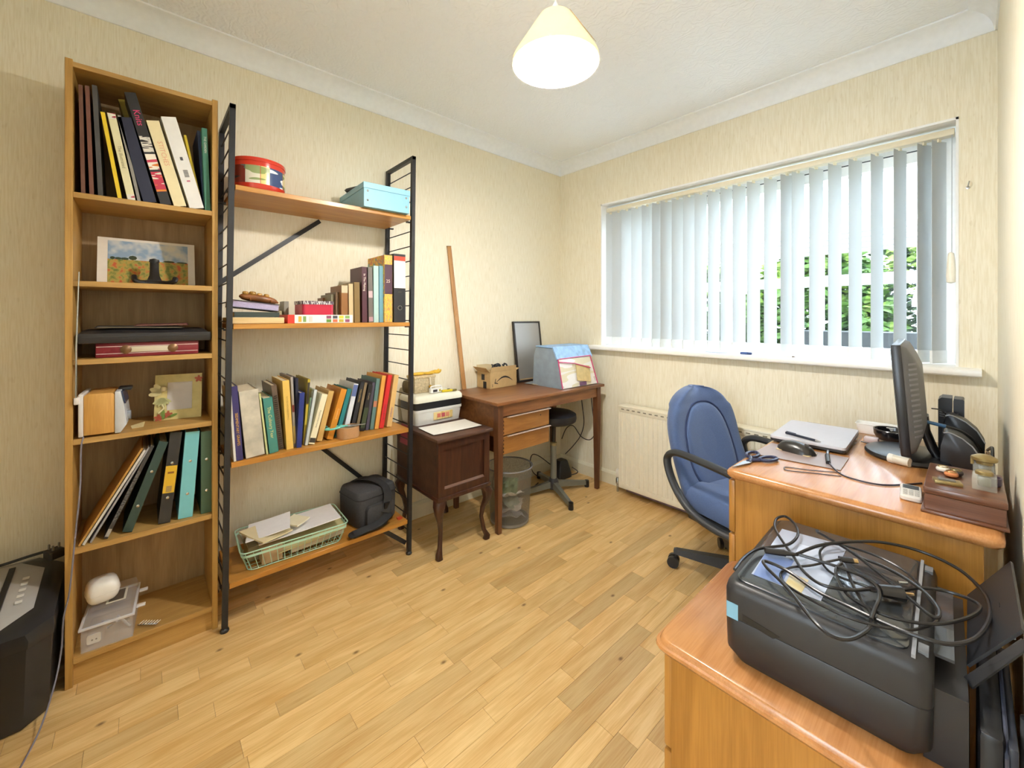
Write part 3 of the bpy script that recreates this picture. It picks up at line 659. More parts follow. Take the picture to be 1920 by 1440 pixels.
# shelf 5: folders
z = SH[4]
def Z3(x, y): return (x / 2.768, 780 + y / 2.768)
def fold(label, bot, top, ws, col, xf=-1.95, depth=.21, **k):
    return book_px(label, Z3(*bot), Z3(*top), z, xf, depth, col, ws / 2.768, name='ring_binder', cat=k.pop('cat', 'binder'), group='folders on the fifth shelf', **k)
WP = flat('E8E6E2')
fold('tan card folder leaning furthest left on the folder shelf', (410, 640), (738, 172), 16, 'B98A45', xf=-1.935)
fold('white document folder leaning right of the tan folder', (432, 652), (752, 182), 18, 'CFCBC6', xf=-1.935)
fold('clear plastic display book with black spiral edge', (470, 640), (775, 165), 14, '9C9AA0', xf=-1.94, cat='display book')
fold('slim black spiral bound folder leaning beside the dark green binder', (548, 632), (790, 160), 26, '3A3838', xf=-1.94, bands=((.02, .1, 'A9A6A0'), (.18, .72, stripes('spiral_edge', (rgb('2A292A'), rgb('6B6A6A')), 'Z', 260))))
fold('dark green ring binder leaning at a steep angle', (660, 606), (850, 140), 58, '27403B', xf=-1.945)
bt = fold('black lever arch binder with a yellow label', (852, 566), (915, 88), 66, '2C2A2B', xf=-1.945, bands=((.33, .63, 'D9AF2B'),))
for _k in range(6): box('label_print', (.0006, .0011), (-.008, .008), (.112 + _k * .0035, .1135 + _k * .0035), flat('5E5A6A'), bt, local=True)
box('label_print', (.0006, .0011), (-.009, .009), (.176, .183), flat('8A5A1E'), bt, local=True)
fold('turquoise ring binder standing upright', (962, 540), (1000, 84), 78, '76C0CC', xf=-1.945)
fold('sage green ring binder at the right end of the folder shelf', (1072, 508), (1072, 80), 60, '3F5B47', xf=-1.945)
# rivets on the upright binders
for o in [o for o in COL.objects if o.name.startswith('ring_binder') and o.type == 'EMPTY'][-4:]:
    h = max(v.co.z for c in o.children for v in c.data.vertices)
    for f in (.28, .66): lathe('rivet', [(.005, 0), (.005, .0015), (.002, .0025)], CHROME, o, M=T((0.0005, 0, h * f)) @ RY(90), n=10, local=True)

# shelf 6: clear box, white case, silver brooch
z = SH[5]
Mb = T((-1.93, -.09, z + .0005)) @ RZ(-4)
cb = thing('storage_box', 'clear plastic hinged storage box of oddments at the bottom of the bookcase', 'box', M=Mb)
CLR = glassy('clear_plastic', (.86, .86, .9), .17, .12)
bm = nb()
for q in (((-.2, 0), (-.063, -.061), (0, .075)), ((-.2, 0), (.061, .063), (0, .075)), ((-.002, 0), (-.061, .061), (0, .075)), ((-.2, -.198), (-.061, .061), (0, .075)), ((-.2, 0), (-.063, .063), (0, .002))): abox(bm, *q)
link('tub', bm, CLR, cb, local=True)
bm = nb()
for q in (((-.205, .006), (-.068, -.061), (.075, .081)), ((-.205, .006), (.061, .068), (.075, .081)), ((-.205, -.198), (-.061, .061), (.075, .081)), ((-.001, .006), (-.061, .061), (.075, .081))): abox(bm, *q)
link('lid_rim', bm, glassy('plastic_rim', (.92, .92, .94), .6, .2), cb, local=True)
loft('lid', [[(x, y, zz) for x, y in ((-.2 + i, -.063 + i), (.001 - i, -.063 + i), (.001 - i, .063 - i), (-.2 + i, .063 - i))] for i, zz in ((0, .081), (.006, .11), (.009, .112))], CLR, cb, local=True, smooth=False)
for xx in (-.155, -.05): box('hinge_clip', (xx - .009, xx + .009), (.068, .092), (.07, .076), glassy('plastic_rim', (.92, .92, .94), .6, .2), cb, local=True, bev=.002)
box('label_window', (-.13, -.05), (-.01, .04), (.1124, .1136), flat('D9D3C0', .4), cb, local=True)
box('label_card', (-.124, -.056), (-.004, .034), (.1136, .1142), flat('5E5348', .5), cb, local=True)
tg = thing('adhesive_hook', 'white adhesive hook tag inside the clear storage box', 'hook', M=Mb @ T((-.03, -.035, .003)))
prism('hook_plate', rrect(.034, .03, .006), 'x', -.004, 0, flat('E9E6DA', .4), tg, M=T((.01, 0, .022)), local=True)
for yy in (-.004, .006): tube('hook_hole', [(.0101, yy, .02), (.011, yy, .02)], .0025, flat('6A665E'), tg, n=8, local=True)
for i, (a, b) in enumerate((((-.1, -.01, .006), (-.03, .02, .055)), ((-.06, .05, .006), (-.05, .02, .06)), ((-.15, -.03, .006), (-.08, .045, .02)))):
    tube('steel_rod', [Mb @ Vector(a), Mb @ Vector(b)], .004, flat('B9B4B4', .35), None, n=8, label='%s grey metal rod inside the clear storage box' % ('long sloping', 'short upright', 'flat lying')[i], cat='rod')
wc = thing('earbud_case', 'white rounded plastic case lying on top of the clear storage box', 'case', M=Mb @ T((-.085, -.022, .1145)) @ RZ(12))
def pillow(w, d, h, n=20, rings=9, e=.55):
    out = []
    for i in range(rings):
        t = -math.pi / 2 + math.pi * i / (rings - 1); s = max(.05, math.cos(t) ** .55 if math.cos(t) > 0 else 0)
        out.append([(w / 2 * s * math.copysign(abs(math.cos(a)) ** e, math.cos(a)), d / 2 * s * math.copysign(abs(math.sin(a)) ** e, math.sin(a)), h / 2 + h / 2 * math.sin(t)) for a in [2 * math.pi * k / n for k in range(n)]])
    return out
loft('case_shell', pillow(.088, .086, .08, 24, 11, .5), flat('ECEAE4', .22), wc, local=True)
tube('case_seam', [(.044 * math.copysign(abs(math.cos(a)) ** .55, math.cos(a)), .0441 * math.copysign(abs(math.sin(a)) ** .55, math.sin(a)), .038) for a in [2 * math.pi * k / 28 for k in range(28)]], .0006, flat('C9C6BE'), wc, n=4, closed=True, local=True)
br = thing('brooch', 'silver sprig shaped brooch lying on the bottom bookcase shelf', 'brooch', M=T((-1.96, .005, z)) @ RZ(50) @ Matrix.Scale(1.35, 4))
tube('stem', [(-.02, 0, .003), (.03, 0, .006)], .0012, CHROME, br, n=5, local=True)
for k in range(7):
    xx = -.015 + k * .007
    for s in (-1, 1): tube('leaf', [(xx, 0, .005), (xx + .006, s * .008, .01)], [.0016, .0007], mat('silver_leaf', rgb('D8D2CC'), .25, .8, .05), br, n=5, local=True)

# ================================================================ SHREDDER
Ms = T((-1.985, -.335, 0)) @ Matrix.Diagonal((1, 1, .95, 1))
sd = thing('paper_shredder', 'black paper shredder with grey sloping top at the left edge', 'shredder', M=Ms)
SB = flat('202124', .32); SG = flat('A3A09C', .35)
def oct_(w, d, c): return [(w, -d + c), (w, d - c), (w - c, d), (-w + c, d), (-w, d - c), (-w, -d + c), (-w + c, -d), (w - c, -d)]
def ring8(w, d, c, z0, tilt=0): return [(x, y, z0 - tilt * (x + w)) for x, y in oct_(w, d, c)]
loft('bin', [ring8(.168, .118, .045, .004), ring8(.174, .123, .045, .02), ring8(.182, .13, .045, .25), ring8(.18, .128, .045, .252)], SB, sd, local=True)
loft('shredder_head', [ring8(.185, .133, .045, .252), ring8(.188, .135, .045, .275), ring8(.186, .133, .05, .352, .15), ring8(.17, .116, .05, .374, .19), ring8(.15, .10, .05, .376, .2)], SB, sd, local=True)
loft('control_panel', [ring8(.155, .088, .06, .3765, .2), ring8(.15, .084, .06, .38, .2)], SG, sd, local=True)
box('feed_slot', (-.13, .10), (.006, .02), (-.003, .006), flat('15161A', .3), sd, M=T((0, 0, .349)) @ RY(11.3), local=True)
for k in range(5): box('indicator', (-.06 + k * .028, -.048 + k * .028), (.045, .06), (.0015, .004), flat('C9C7C2', .4), sd, M=T((0, 0, .350)) @ RY(11.3), local=True)
tube('power_cable', spline([(-2.1, -.46, .385), (-2.09, -.36, .386), (-2.1, -.28, .39), (-2.09, -.24, .395), (-2.08, -.225, .39)], 8), .0045, flat('1D1C1E', .4), sd, n=7)
pg = nb(); abox(pg, (-.022, .022), (-.02, .02), (0, .03), bev=.006); link('plug', pg, flat('1D1C1E', .4), sd, T((-2.07, -.225, .375)) @ RZ(30))
for k, (a, b) in enumerate(((-.011, -.008), (.011, -.008), (0, .012))): box('plug_pin', (a - .003, a + .003), (b - .002, b + .002), (.03, .046), flat('77726A', .3), sd, M=T((-2.07, -.225, .375)) @ RZ(30))
# ================================================================ LADDER SHELVING
LXF, LXB = -1.872, -2.178
LS = [1.698, 1.163, .634, .176]
def lean(z): return .0125 * z                                   # the unit racks slightly sideways
ls = thing('ladder_shelving', 'black metal ladder shelving unit with four teak shelves', 'shelving', ((LXF + LXB) / 2, .62, 0))
BM = mat('black_steel', rgb('2A2A2D'), .42, .3, .1, 60)
TEAKS = wood('teak_shelf', rgb('C08A3E'), rgb('A86F2C'), 'Y', .38, 1.2, coat=.08)
def post(x, y, zt, nm='post', par=None):
    w = .0095
    return loft(nm, [[(x + sx * w, y + lean(z) + sy * w, z) for sx, sy in ((1, 1), (-1, 1), (-1, -1), (1, -1))] for z in (.016, zt)], BM, par or ls, smooth=False)
for y in (.228, .992):
    post(LXF - .0095, y, 2.0); post(LXB + .0095, y, 2.0)
    yt = y + lean(2.0)
    box('ladder_cap', (LXB, LXF), (yt - .0095, yt + .0095), (1.985, 2.002), BM, ls)
    for k in range(25):
        z = .115 + k * .0755; yy = y + lean(z)
        tube('rung', [(LXB + .01, yy, z), (LXF - .01, yy, z)], .0028, BM, ls, n=6)
    for x in (LXF - .0095, LXB + .0095): lathe('foot', [(.014, 0), (.0155, .004), (.014, .010), (.008, .014), (.008, .02)], flat('1E1E20', .4), ls, c=(x, y, 0), n=14)
for z in LS:
    box('shelf', (LXB + .004, LXF - .004), (.228 + lean(z) + .012, .992 + lean(z) - .012), (z - .02, z), TEAKS, ls, bev=.0015, seg=1)
    for y in (.228, .992):
        for x in (LXF - .05, LXB + .05): box('shelf_clip', (x - .008, x + .008), (y + lean(z) - .013, y + lean(z) + .013), (z - .026, z - .02), BM, ls)
def strap(a, b):
    a, b = Vector(a), Vector(b); d = (b - a).normalized(); u = Vector((1, 0, 0)); s = d.cross(u).normalized() * .010
    return loft('brace', [[p + s + u * .002, p - s + u * .002, p - s - u * .002, p + s - u * .002] for p in (a, b)], BM, ls, smooth=False)
strap((LXB - .004, .235, 1.33), (LXB - .004, .66, 1.672)); strap((LXB - .004, .6, .60), (LXB - .004, .99, .205)); 
strap((LXF - .03, .87, .150), (LXF - .03, .985, .05))

# ---- top shelf: tin, blue box
z = LS[0]
ti = thing('biscuit_tin', 'round red biscuit tin printed with nostalgic scenes on the top shelf', 'tin', (-1.99, .345, z + .0005))
tc_ = (-1.985, .356, z)
TR = flat('C8331C', .22, coat=.4); tr_ = .098
lathe('tin_body', [(tr_ - .002, .0005), (tr_, .003), (tr_, .112)], TR, ti, c=tc_, n=40)
lathe('lid', [(tr_, .112), (tr_ + .003, .112), (tr_ + .003, .124), (tr_ + .001, .127), (tr_ - .006, .128), (tr_ - .006, .124), (.001, .124)], TR, ti, c=tc_, n=40)
for i, (a0, a1, cs) in enumerate(((-62, -36, ('2C3038', '7A2A22', '5C6A62')), (-36, -6, ('3A4640', 'D8D2C2', '8E9A6A')), (-5, 14, ('B9B86A', 'D9CC84', '8E9A5A')), (14, 52, ('E6E8E8', '3A4C74', 'D8DCE0')), (53, 85, ('C9B98A', '6A7A4A', 'A8402C')), (-95, -63, ('B8482C', 'D9C8A0', '3E4A52')))):
    bm = nb(); rr = tr_ + .0006; nn = 8
    aloft(bm, [[(tc_[0] + rr * math.cos(R(a0 + (a1 - a0) * k / nn)), tc_[1] + rr * math.sin(R(a0 + (a1 - a0) * k / nn)), z + zz) for k in range(nn + 1)] for zz in (.024, .094)], caps=False, closed=False)
    link('printed_scene', bm, stripes('tin_scene_%d' % i, tuple(rgb(c) for c in cs), 'Z', 30, .25), ti)
bb = thing('lidded_box', 'light blue lidded cardboard box on the top shelf', 'box', (-1.99, .86, z))
LB = flat('7FB6CC', .45); LB2 = flat('86BCD1', .45)
Mx = T((-1.992, .868, z + .0005)) @ RZ(-2)
bm = nb(); abox(bm, (-.188, .145), (-.112, .112), (0, .098)); link('box_body', bm, LB, bb, Mx)
bm = nb(); abox(bm, (-.191, .148), (-.115, .115), (.085, .112), bev=.001, seg=1); link('box_lid', bm, LB2, bb, Mx)
for yy in (-.095, .095):
    for zz in (.03, .073): lathe('stud', [(.005, 0), (.005, .001), (.002, .003)], CHROME, bb, M=Mx @ T((.1455, yy, zz)) @ RY(90), n=10)
bk = thing('spectacle_case', 'flat black case lying on the light blue lidded box', 'case', M=Mx @ T((-.02, -.07, .113)) @ RZ(20))
loft('case', [[(x * s, y * s, zz) for x, y in rrect(.16, .075, .02)] for zz, s in ((0, .96), (.006, 1), (.013, .97), (.016, .85))], flat('26282B', .5), bk, local=True)
box('flap_edge', (-.07, .07), (-.0382, -.0368), (.004, .008), flat('3A3C40'), bk, local=True)

# ---- second shelf
z = LS[1]
wb = box('wooden_board', (-2.10, -1.885), (.247, .432), (z + .0005, z + .025), wood('pale_board', rgb('D9BE8E'), rgb('C7A873'), 'Y', .5, 1.2), None, bev=.003, label='pale wooden board lying at the left of the second shelf', cat='board')
book_at('dark green book lying flat on the pale wooden board', 0, 0, 0, .155, .021, .17, 0, '2E3A36', M0=T((-1.90, .262, z + .0365)) @ RX(-90))
book_at('black book with lilac pages slumped on the dark green book', 0, 0, 0, .165, .030, .165, 0, '1F2128', paper=mat('lilac_pages', rgb('A79DBB'), .8, 0, .1, 300), M0=T((-2.065, .418, z + .0635)) @ RZ(180) @ RX(-84))
cf = thing('carved_figure', 'brown carved wooden animal figure lying on the books', 'figurine', M=T((-1.97, .35, z + .089)) @ RX(-6))
CW = mat('carved_wood', rgb('7A4A24'), .35, 0, .25, 20); CW2 = mat('carved_light', rgb('9C7430'), .4, 0, .25, 25)
tube('body', spline([(0, -.065, .016), (.0, -.03, .016), (.004, .02, .014), (.0, .06, .010), (-.005, .078, .006)], 5), [.004, .008, .012, .014, .015, .016, .016, .016, .016, .016, .016, .016, .015, .014, .013, .012, .010, .007, .005, .004, .003], CW, cf, n=12, local=True)
for y, s in ((-.045, .013), (-.02, .015), (.005, .012), (.03, .012)): loft('carved_lump', [[(p[0] + .003, p[1] + y, p[2] + .022) for p in ring] for ring in pillow(s * 1.6, s * 1.8, s * 1.3, 10, 6, .9)], CW2, cf, local=True)
for y in (-.03, .045): tube('foot', [(.008, y, .012), (.022, y + .004, .004)], [.006, .004], CW, cf, n=7, local=True)
cdk = thing('game_box', 'flat game box printed with small colour pictures and a red end', 'box', (-1.95, .56, z))
box('carton', (-2.06, -1.893), (.447, .715), (z + .0005, z + .036), flat('E6E3DE', .4), cdk, bev=.0008, seg=1)
box('red_end', (-2.0605, -1.8922), (.446, .472), (z + .0002, z + .0364), flat('CF3327', .4), cdk)
cols = ('5E8A3C', 'C86A4A', 'B9A83C', '8A4A6A', '4A4A52', 'C9C23C', '7FA05A', 'D07A5A')
for k in range(4):
    for j in range(2): box('printed_picture', (-1.8928, -1.8918), (.60 + k * .027, .62 + k * .027), (z + .004 + j * .016, z + .017 + j * .016), flat(cols[(k + 3 * j) % 8], .4), cdk)
for yy, c in ((.487, 'D9A33C'), (.505, '7A9A5A'), (.53, 'C9C4BC')): box('printed_picture', (-1.8928, -1.8918), (yy, yy + .012), (z + .006, z + .03), flat(c, .4), cdk)
rt = thing('pink_tin', 'crimson tin box with speckled lid on the flat game box', 'tin', (-1.99, .57, z + .036))
loft('tin_body', [[(-1.985 + x, .575 + y, z + zz) for x, y in rrect(.135, .13, .012)] for zz in (.0368, .082)], flat('B5203C', .3), rt)
loft('lid', [[(-1.985 + x, .575 + y, z + zz) for x, y in rrect(.139, .134, .013)] for zz in (.082, .097)], stripes('speckled_lid', (rgb('C9C6C4'), rgb('5A4A55'), rgb('E3DFDC')), 'Y', 160), rt)
book_at('grey paperback standing behind the crimson tin', -2.09, .487, .487, .098, .02, .08, z, '8E8B80')
book_at('small cream notebook standing behind the pale board', -2.10, .462, .462, .055, .018, .06, z, 'B7AC84')
g2 = 'books at the right end of the second shelf'
def Z6(x, y): return (600 + x / 9, 460 + y / 9)
def b2(label, bot, top, ws, col, xf=-1.93, depth=.15, **k): return book_px(label, Z6(*bot), Z6(*top), z, xf, depth, col, ws / 9, group=g2, **k)
b2('small dark brown box book behind the crimson tin', (105, 1290), (105, 890), 120, '7A4A26', xf=-2.08, depth=.08)
b2('small grey green book with worn cover on second shelf', (215, 1290), (220, 830), 66, '7B7358', xf=-1.99)
b2('slim brown book left of the old brown leather book', (295, 1290), (295, 790), 60, '6E553B', xf=-1.97)
b2('old brown leather book with paper label on the second shelf', (415, 1290), (415, 680), 110, '86592A', xf=-1.94, bands=((.8, 1.0, 'BDB292'),))
b2('worn cream paperback with torn spine on the second shelf', (530, 1290), (520, 650), 76, 'C9B48A', xf=-1.95)
b2('olive brown bound book on the second shelf', (632, 1290), (622, 625), 92, '7B6336', xf=-1.94)
b2('maroon book with white lettering standing on the second shelf', (755, 1290), (748, 365), 84, '4A2530', xf=-1.94, txt='In The Making', tcol='E6D9CC', tpos=.72)
b2('dark grey folder with two pink labels on the second shelf', (862, 1290), (845, 375), 76, '6B655F', xf=-1.94, bands=((.02, .1, 'B08E95'), (.45, .57, 'C4A9AE')))
b2('pale aqua magazine left of the blue magazine', (950, 1290), (945, 348), 84, 'A9C9C4', xf=-1.94, bands=())
b2('mid blue magazine left of the striped box file', (1040, 1290), (1035, 348), 76, '6B9DB0', xf=-1.94)
mf = b2('striped box file with purple label reading 25', (1157, 1288), (1153, 168), 136, stripes('striped_file', (rgb('D9A53C'), rgb('E3C24A'), rgb('D98A4A'), rgb('7FA58A')), 'Y', 260), xf=-1.925, depth=.2, bands=((.42, .86, '4B3040'),))
W = WM[mf.name]; text('25', .022, flat('D9C9B8', .5), mf, W @ basis((.0018, -.002, .72 * .282), (0, 1, 0), (0, 0, 1)))
la = b2('black lever arch file with white and red label', (1348, 1288), (1345, 150), 200, '2B2B2E', xf=-1.915, depth=.22, name='lever_arch_file', cat='file', bands=((.5, .90, 'E6E2DC'), (.90, .965, 'D0452F')))
tube('finger_ring', [Vector((.0015, .0105 * math.cos(a), .072 + .0105 * math.sin(a))) for a in [2 * math.pi * k / 20 for k in range(20)]], .0018, CHROME, la, n=6, closed=True, local=True)
tube('finger_hole', [(.0003, 0, .072), (.001, 0, .072)], .0095, flat('0E0E10'), la, n=18, local=True)
for k in range(5): box('barcode', (.0008, .0014), (-.008 + k * .0035, -.0065 + k * .0035), (.148, .156), flat('4A4A3A'), la, local=True)

# ---- third shelf: the long row of books
z = LS[2]; g3 = 'books on the third shelf'
def Z5(x, y): return (400 + x / 4.8, 600 + y / 4.8)
def b3(label, bot, top, ws, col, depth=.19, **k): return book_px(label, Z5(*bot), Z5(*top), z, k.pop('xf', None), depth, col, ws / 4.8, group=g3, **k)
b3('white paged book hidden behind the left post of third shelf', (196, 1236), (150, 640), 22, 'D8D3CA', xf=-1.885)
b3('navy and purple book with yellow lettering at the left of third shelf', (240, 1228), (186, 600), 62, '352E63', xf=-1.887, txt='SEDIMENTARY GRAPES', tcol='D9A92C', tpos=.42, tsize=.0125)
b3('thick worn grey book with frayed cover', (380, 1205), (315, 640), 176, mat('worn_cloth', rgb('B6AE9C'), .9, 0, .18, 30, bump=.6, bscale=30), xf=-1.892, depth=.2, bands=((.0, 1.0, mat('worn_cloth2', rgb('BDB6A6'), .9, 0, .2, 22)),))
b3('very thin pale green booklet between worn book and teal book', (487, 1185), (418, 665), 16, 'C3C78E', xf=-1.895)
b3('teal green book titled in yellow script', (548, 1176), (488, 705), 84, '3F8078', xf=-1.897, txt='The Culinary Year', tcol='D9D08A', tpos=.55, tsize=.0175)
sb = b3('brown spiral bound notebook behind the teal book', (612, 1135), (545, 590), 48, '6B594C', xf=-1.925)
b3('thick yellow cookery book, spine worn pale', (692, 1140), (652, 548), 62, 'DDB75E', xf=-1.905, txt='GOOD HOUSEKEEPING', tcol='9C7A3C', tsize=.0095, tpos=.6)
b3('grey book with dark red label on the third shelf', (735, 1125), (706, 515), 22, '9E9994', xf=-1.925, bands=((.5, .6, '6E2B26'), (.05, .3, 'C9B46A')))
b3('tall dark navy book in the middle of third shelf', (757, 1130), (752, 525), 26, '22253A', xf=-1.925)
b3('royal blue slim book leaning right in the middle', (772, 1142), (800, 658), 46, '26347A', xf=-1.903)
b3('olive yellow tall book with black spine patches', (818, 1092), (862, 535), 24, 'B09A2E', xf=-1.935, bands=((.62, .95, '3A332C'), (.3, .6, 'D3C04A')))
b3('pale green slim booklet beside the olive yellow book', (832, 1085), (880, 700), 16, '9CC0A0', xf=-1.935)
b3('pale grey slim book leaning right on the third shelf', (838, 1100), (922, 632), 26, 'BFC8C8', xf=-1.915)
b3('cream spined book with dark green boards leaning right', (884, 1088), (1005, 675), 58, 'E6DDBC', xf=-1.91, txt='Practical Home Sewing', tcol='4A4436', tsize=.008, bands=((.03, .12, '3A3630'),))
b3('tan cloth book leaning right next to the cream spined book', (954, 1042), (1064, 645), 52, 'C7A362', xf=-1.935)
b3('orange spined brown book leaning right', (1048, 1054), (1178, 630), 58, 'C9852A', xf=-1.928, txt='Cookbook', tcol='E8C98A', tsize=.011)
b3('teal paperback leaning right beside the orange book', (1112, 1030), (1228, 625), 40, '22767A', xf=-1.94)
b3('white and blue paperback with pictures on the spine', (1186, 990), (1286, 580), 44, 'D9DCE2', xf=-1.965, bands=((.75, .98, '5A6A9C'), (.02, .1, '8A93B8')))
b3('black paperback with gold title, leftmost of the dark ones', (1244, 975), (1345, 560), 36, '26272B', xf=-1.97, txt='NEEDLEWORK', tcol='BFA25A', tsize=.0095, tpos=.72)
b3('taupe brown slim book between two black paperbacks', (1290, 970), (1375, 568), 26, '7A6A50', xf=-1.97)
b3('black paperback with pale green line on the spine', (1338, 965), (1418, 590), 44, '201F21', xf=-1.97, txt='Crochet', tcol='C9BE9A', tsize=.010, tpos=.75, bands=((.06, .5, '3E4A33'),))
b3('dark blue and brown paperback on the third shelf', (1384, 962), (1446, 565), 26, '4E4A5A', xf=-1.97)
b3('grey teal book with orange spot on the spine', (1426, 958), (1486, 532), 34, '5E7F7C', xf=-1.965, bands=((.44, .56, 'B9785A'),))
b3('amber yellow paperback left of the red one', (1470, 952), (1538, 505), 36, 'DDA24E', xf=-1.96)
b3('bright red paperback near the right of third shelf', (1513, 945), (1592, 500), 40, 'CF3030', xf=-1.955, txt='CAROL BAKER', tcol='7A2A55', tsize=.0115, tpos=.3)
b3('tan paperback with lilac title at the right end of third shelf', (1583, 932), (1650, 500), 44, 'D8B274', xf=-1.955, txt='Handspun', tcol='7A5A9C', tsize=.012, tpos=.28)
# wire coil of the spiral notebook
hh = .2
for k in range(26): tube('coil', [Vector((.003 + .005 * math.cos(a), .006 * math.sin(a), .008 + k * .0088)) for a in [2 * math.pi * j / 8 for j in range(8)]], .0012, flat('1D1C1E', .3), sb, n=4, closed=True, local=True)
tp = thing('tape_roll', 'roll of brown parcel tape standing flat at the shelf front', 'tape', (-1.915, .705, z))
lathe('tape', [(.036, .001), (.05, .001), (.05, .049), (.036, .049), (.036, .001)], mat('parcel_tape', rgb('B58A62'), .25, 0, .05, 200), tp, c=(-1.930, .707, z), n=32, caps=False)
lathe('cardboard_core', [(.0335, .002), (.036, .002), (.036, .048), (.0335, .048), (.0335, .002)], flat('A08A68'), tp, c=(-1.930, .707, z), n=28, caps=False)
def scissors(label, M, hcol, s=1.0):
    t = thing('scissors', label, 'scissors', M=M)
    hm = flat(hcol, .35); st = mat('scissor_steel', rgb('B9BBC0'), .25, .9, .03)
    for sg in (-1, 1):
        blade = [(-.004, -.004 * sg), (.02, -.010 * sg), (.085, -.002 * sg), (.088, 0), (.02, .004 * sg)]
        prism('blade', [(a * s, b * s) for a, b in blade], 'z', .0016 if sg > 0 else .0032, .003 if sg > 0 else .0046, st, t, local=True)
        c = Vector((-.048 * s, .021 * s * sg, .0055)); pts = [c + Vector((.027 * s * math.cos(a), .014 * s * math.sin(a) + .004 * s * math.cos(a) * -sg, 0)) for a in [2 * math.pi * k / 22 for k in range(22)]]
        tube('handle', pts, .0042 * s, hm, t, n=8, closed=True, local=True)
        tube('shank', [(-.022 * s, .013 * s * sg, .005), (-.004 * s, .002 * s * sg, .0045), (.012 * s, -.004 * s * sg, .004)], [.005 * s, .0052 * s, .003 * s], hm, t, n=8, local=True)
    lathe('pivot', [(.0035 * s, .004), (.0035 * s, .007), (.001, .0075)], st, t, n=12, local=True)
    return t
scissors('scissors with turquoise handles resting on the parcel tape roll', T((-1.925, .69, z + .0485)) @ RZ(70) @ RY(-2), '6FC4B4', 1.05)

# ---- bottom shelf: wire basket with papers, camera bag, red clip
z = LS[3]
wk = thing('wire_basket', 'pale green wire tray basket on the bottom shelf', 'basket', (-1.99, .49, z))
WG = flat('A9CDB6', .4)
Mk = T((-2.005, .492, z + .001)) @ RZ(-3)
tw, tl, bw, bl_, hh = .122, .205, .10, .178, .085
def rr(w, l, zz, n=4): return [Vector((x, y, zz)) for x, y in rrect(2 * w, 2 * l, .025, n)]
tube('top_rim', rr(tw, tl, hh), .0028, WG, wk, n=6, closed=True, M=Mk)
bm = nb()
aloft(bm, [[v + Vector((0, 0, d)) for v in rr(tw * .985, tl * .985, 0)] for d in (hh - .02, hh - .011)], caps=False)
solid(bm, .0015)
link('rim_band', bm, WG, wk, Mk)
bm = nb(); atube(bm, rr(bw, bl_, .003), .002, 5, True)
for k in range(15):
    y = -1 + 2 * k / 14; yt, yb_ = y * tl * .93, y * bl_ * .93
    atube(bm, [(tw, yt, hh), (bw, yb_, .003), (-bw, yb_, .003), (-tw, yt, hh)], .0013, 4)
for k in range(7):
    x = -1 + 2 * k / 6; xt, xb_ = x * tw * .85, x * bw * .85
    atube(bm, [(xt, tl, hh), (xb_, bl_, .003), (xb_, -bl_, .003), (xt, -tl, hh)], .0013, 4)
link('wire_mesh', bm, WG, wk, Mk)
def sheet(name, label, pts, m, cat='paper', th=.0012, bend=None):
    bm = nb(); bm.faces.new([bm.verts.new(p) for p in pts]); solid(bm, -th)
    return link(name, bm, m, None, label=label, cat=cat)
def flatpaper(name, label, c, w, l, rz, m, rx=0, ry=0, th=.002, cat='paper'):
    """slightly curled sheet or envelope"""
    bm = nb(); n = 6; vs = [[bm.verts.new((-w / 2 + w * i / n, -l / 2 + l * j / n, .006 * ((i / n - .5) ** 2 + (j / n - .4) ** 2))) for i in range(n + 1)] for j in range(n + 1)]
    for j in range(n):
        for i in range(n): bm.faces.new((vs[j][i], vs[j][i + 1], vs[j + 1][i + 1], vs[j + 1][i]))
    solid(bm, -th)
    return link(name, bm, m, None, T(c) @ RZ(rz) @ RX(rx) @ RY(ry), smooth=True, label=label, cat=cat)
PW = flat('E6E4E6', .6); PCR = flat('D9CBA4', .6)
x, y = -2.005, .492
for nm, lab, yy, w, h, c in (('card_box', 'small brown card box at the near left inside the wire basket', .395, .075, .066, 'B09672'), ('card_box', 'grey brown card box behind the small one in the wire basket', .345, .05, .06, '8F8262')):
    b = thing(nm, lab, 'box', (-1.98, yy, z + .006)); xx = -1.965 if yy > .37 else -2.03
    box('box_body', (xx - .055, xx + .05), (yy - w / 2, yy + w / 2), (z + .006, z + h), flat(c), b, bev=.002)
    box('flap', (xx - .055, xx + .05), (yy - w / 2 + .002, yy + w / 2 - .002), (z + h, z + h + .002), flat('BBA582' if yy > .37 else '9C8F70'), b)
flatpaper('letter_bundle', 'stack of grey letters at the bottom of the wire basket', (-2.0, .57, z + .018), .17, .22, 4, flat('B9AE98'), th=.018)
flatpaper('card_sheet', 'manila card sheet in the middle of the basket papers', (-1.99, .56, z + .045), .19, .27, -6, flat('C9BE8E'), rx=6, th=.004)
flatpaper('envelope', 'large white envelope spread across the wire basket', (-2.01, .515, z + .088), .19, .32, -4, PW, rx=3, ry=-2, th=.003)
flatpaper('envelope', 'cream envelope sticking out at the left of the basket', (-1.985, .385, z + .103), .16, .13, 22, PCR, rx=-4, ry=2, th=.006)
flatpaper('envelope', 'white window envelope on top of the basket at left', (-2.0, .40, z + .115), .15, .16, -14, flat('EAE9EC', .6), rx=8, ry=2, th=.003)
flatpaper('folded_letter', 'folded cream letter lying on top of the white envelopes', (-1.985, .50, z + .112), .09, .07, 30, flat('E3DCC0', .6), rx=4, th=.006)
cbg = thing('camera_bag', 'dark grey padded shoulder bag on the bottom shelf', 'bag', (-2.03, .84, z))
CB = mat('bag_nylon', rgb('3A3A3E'), .75, 0, .12, 120, bump=.3, bscale=400); CBD = mat('bag_strap', rgb('222225'), .8, 0, .1, 200)
Mg = T((-2.045, .85, z + .0005)) @ RZ(8)
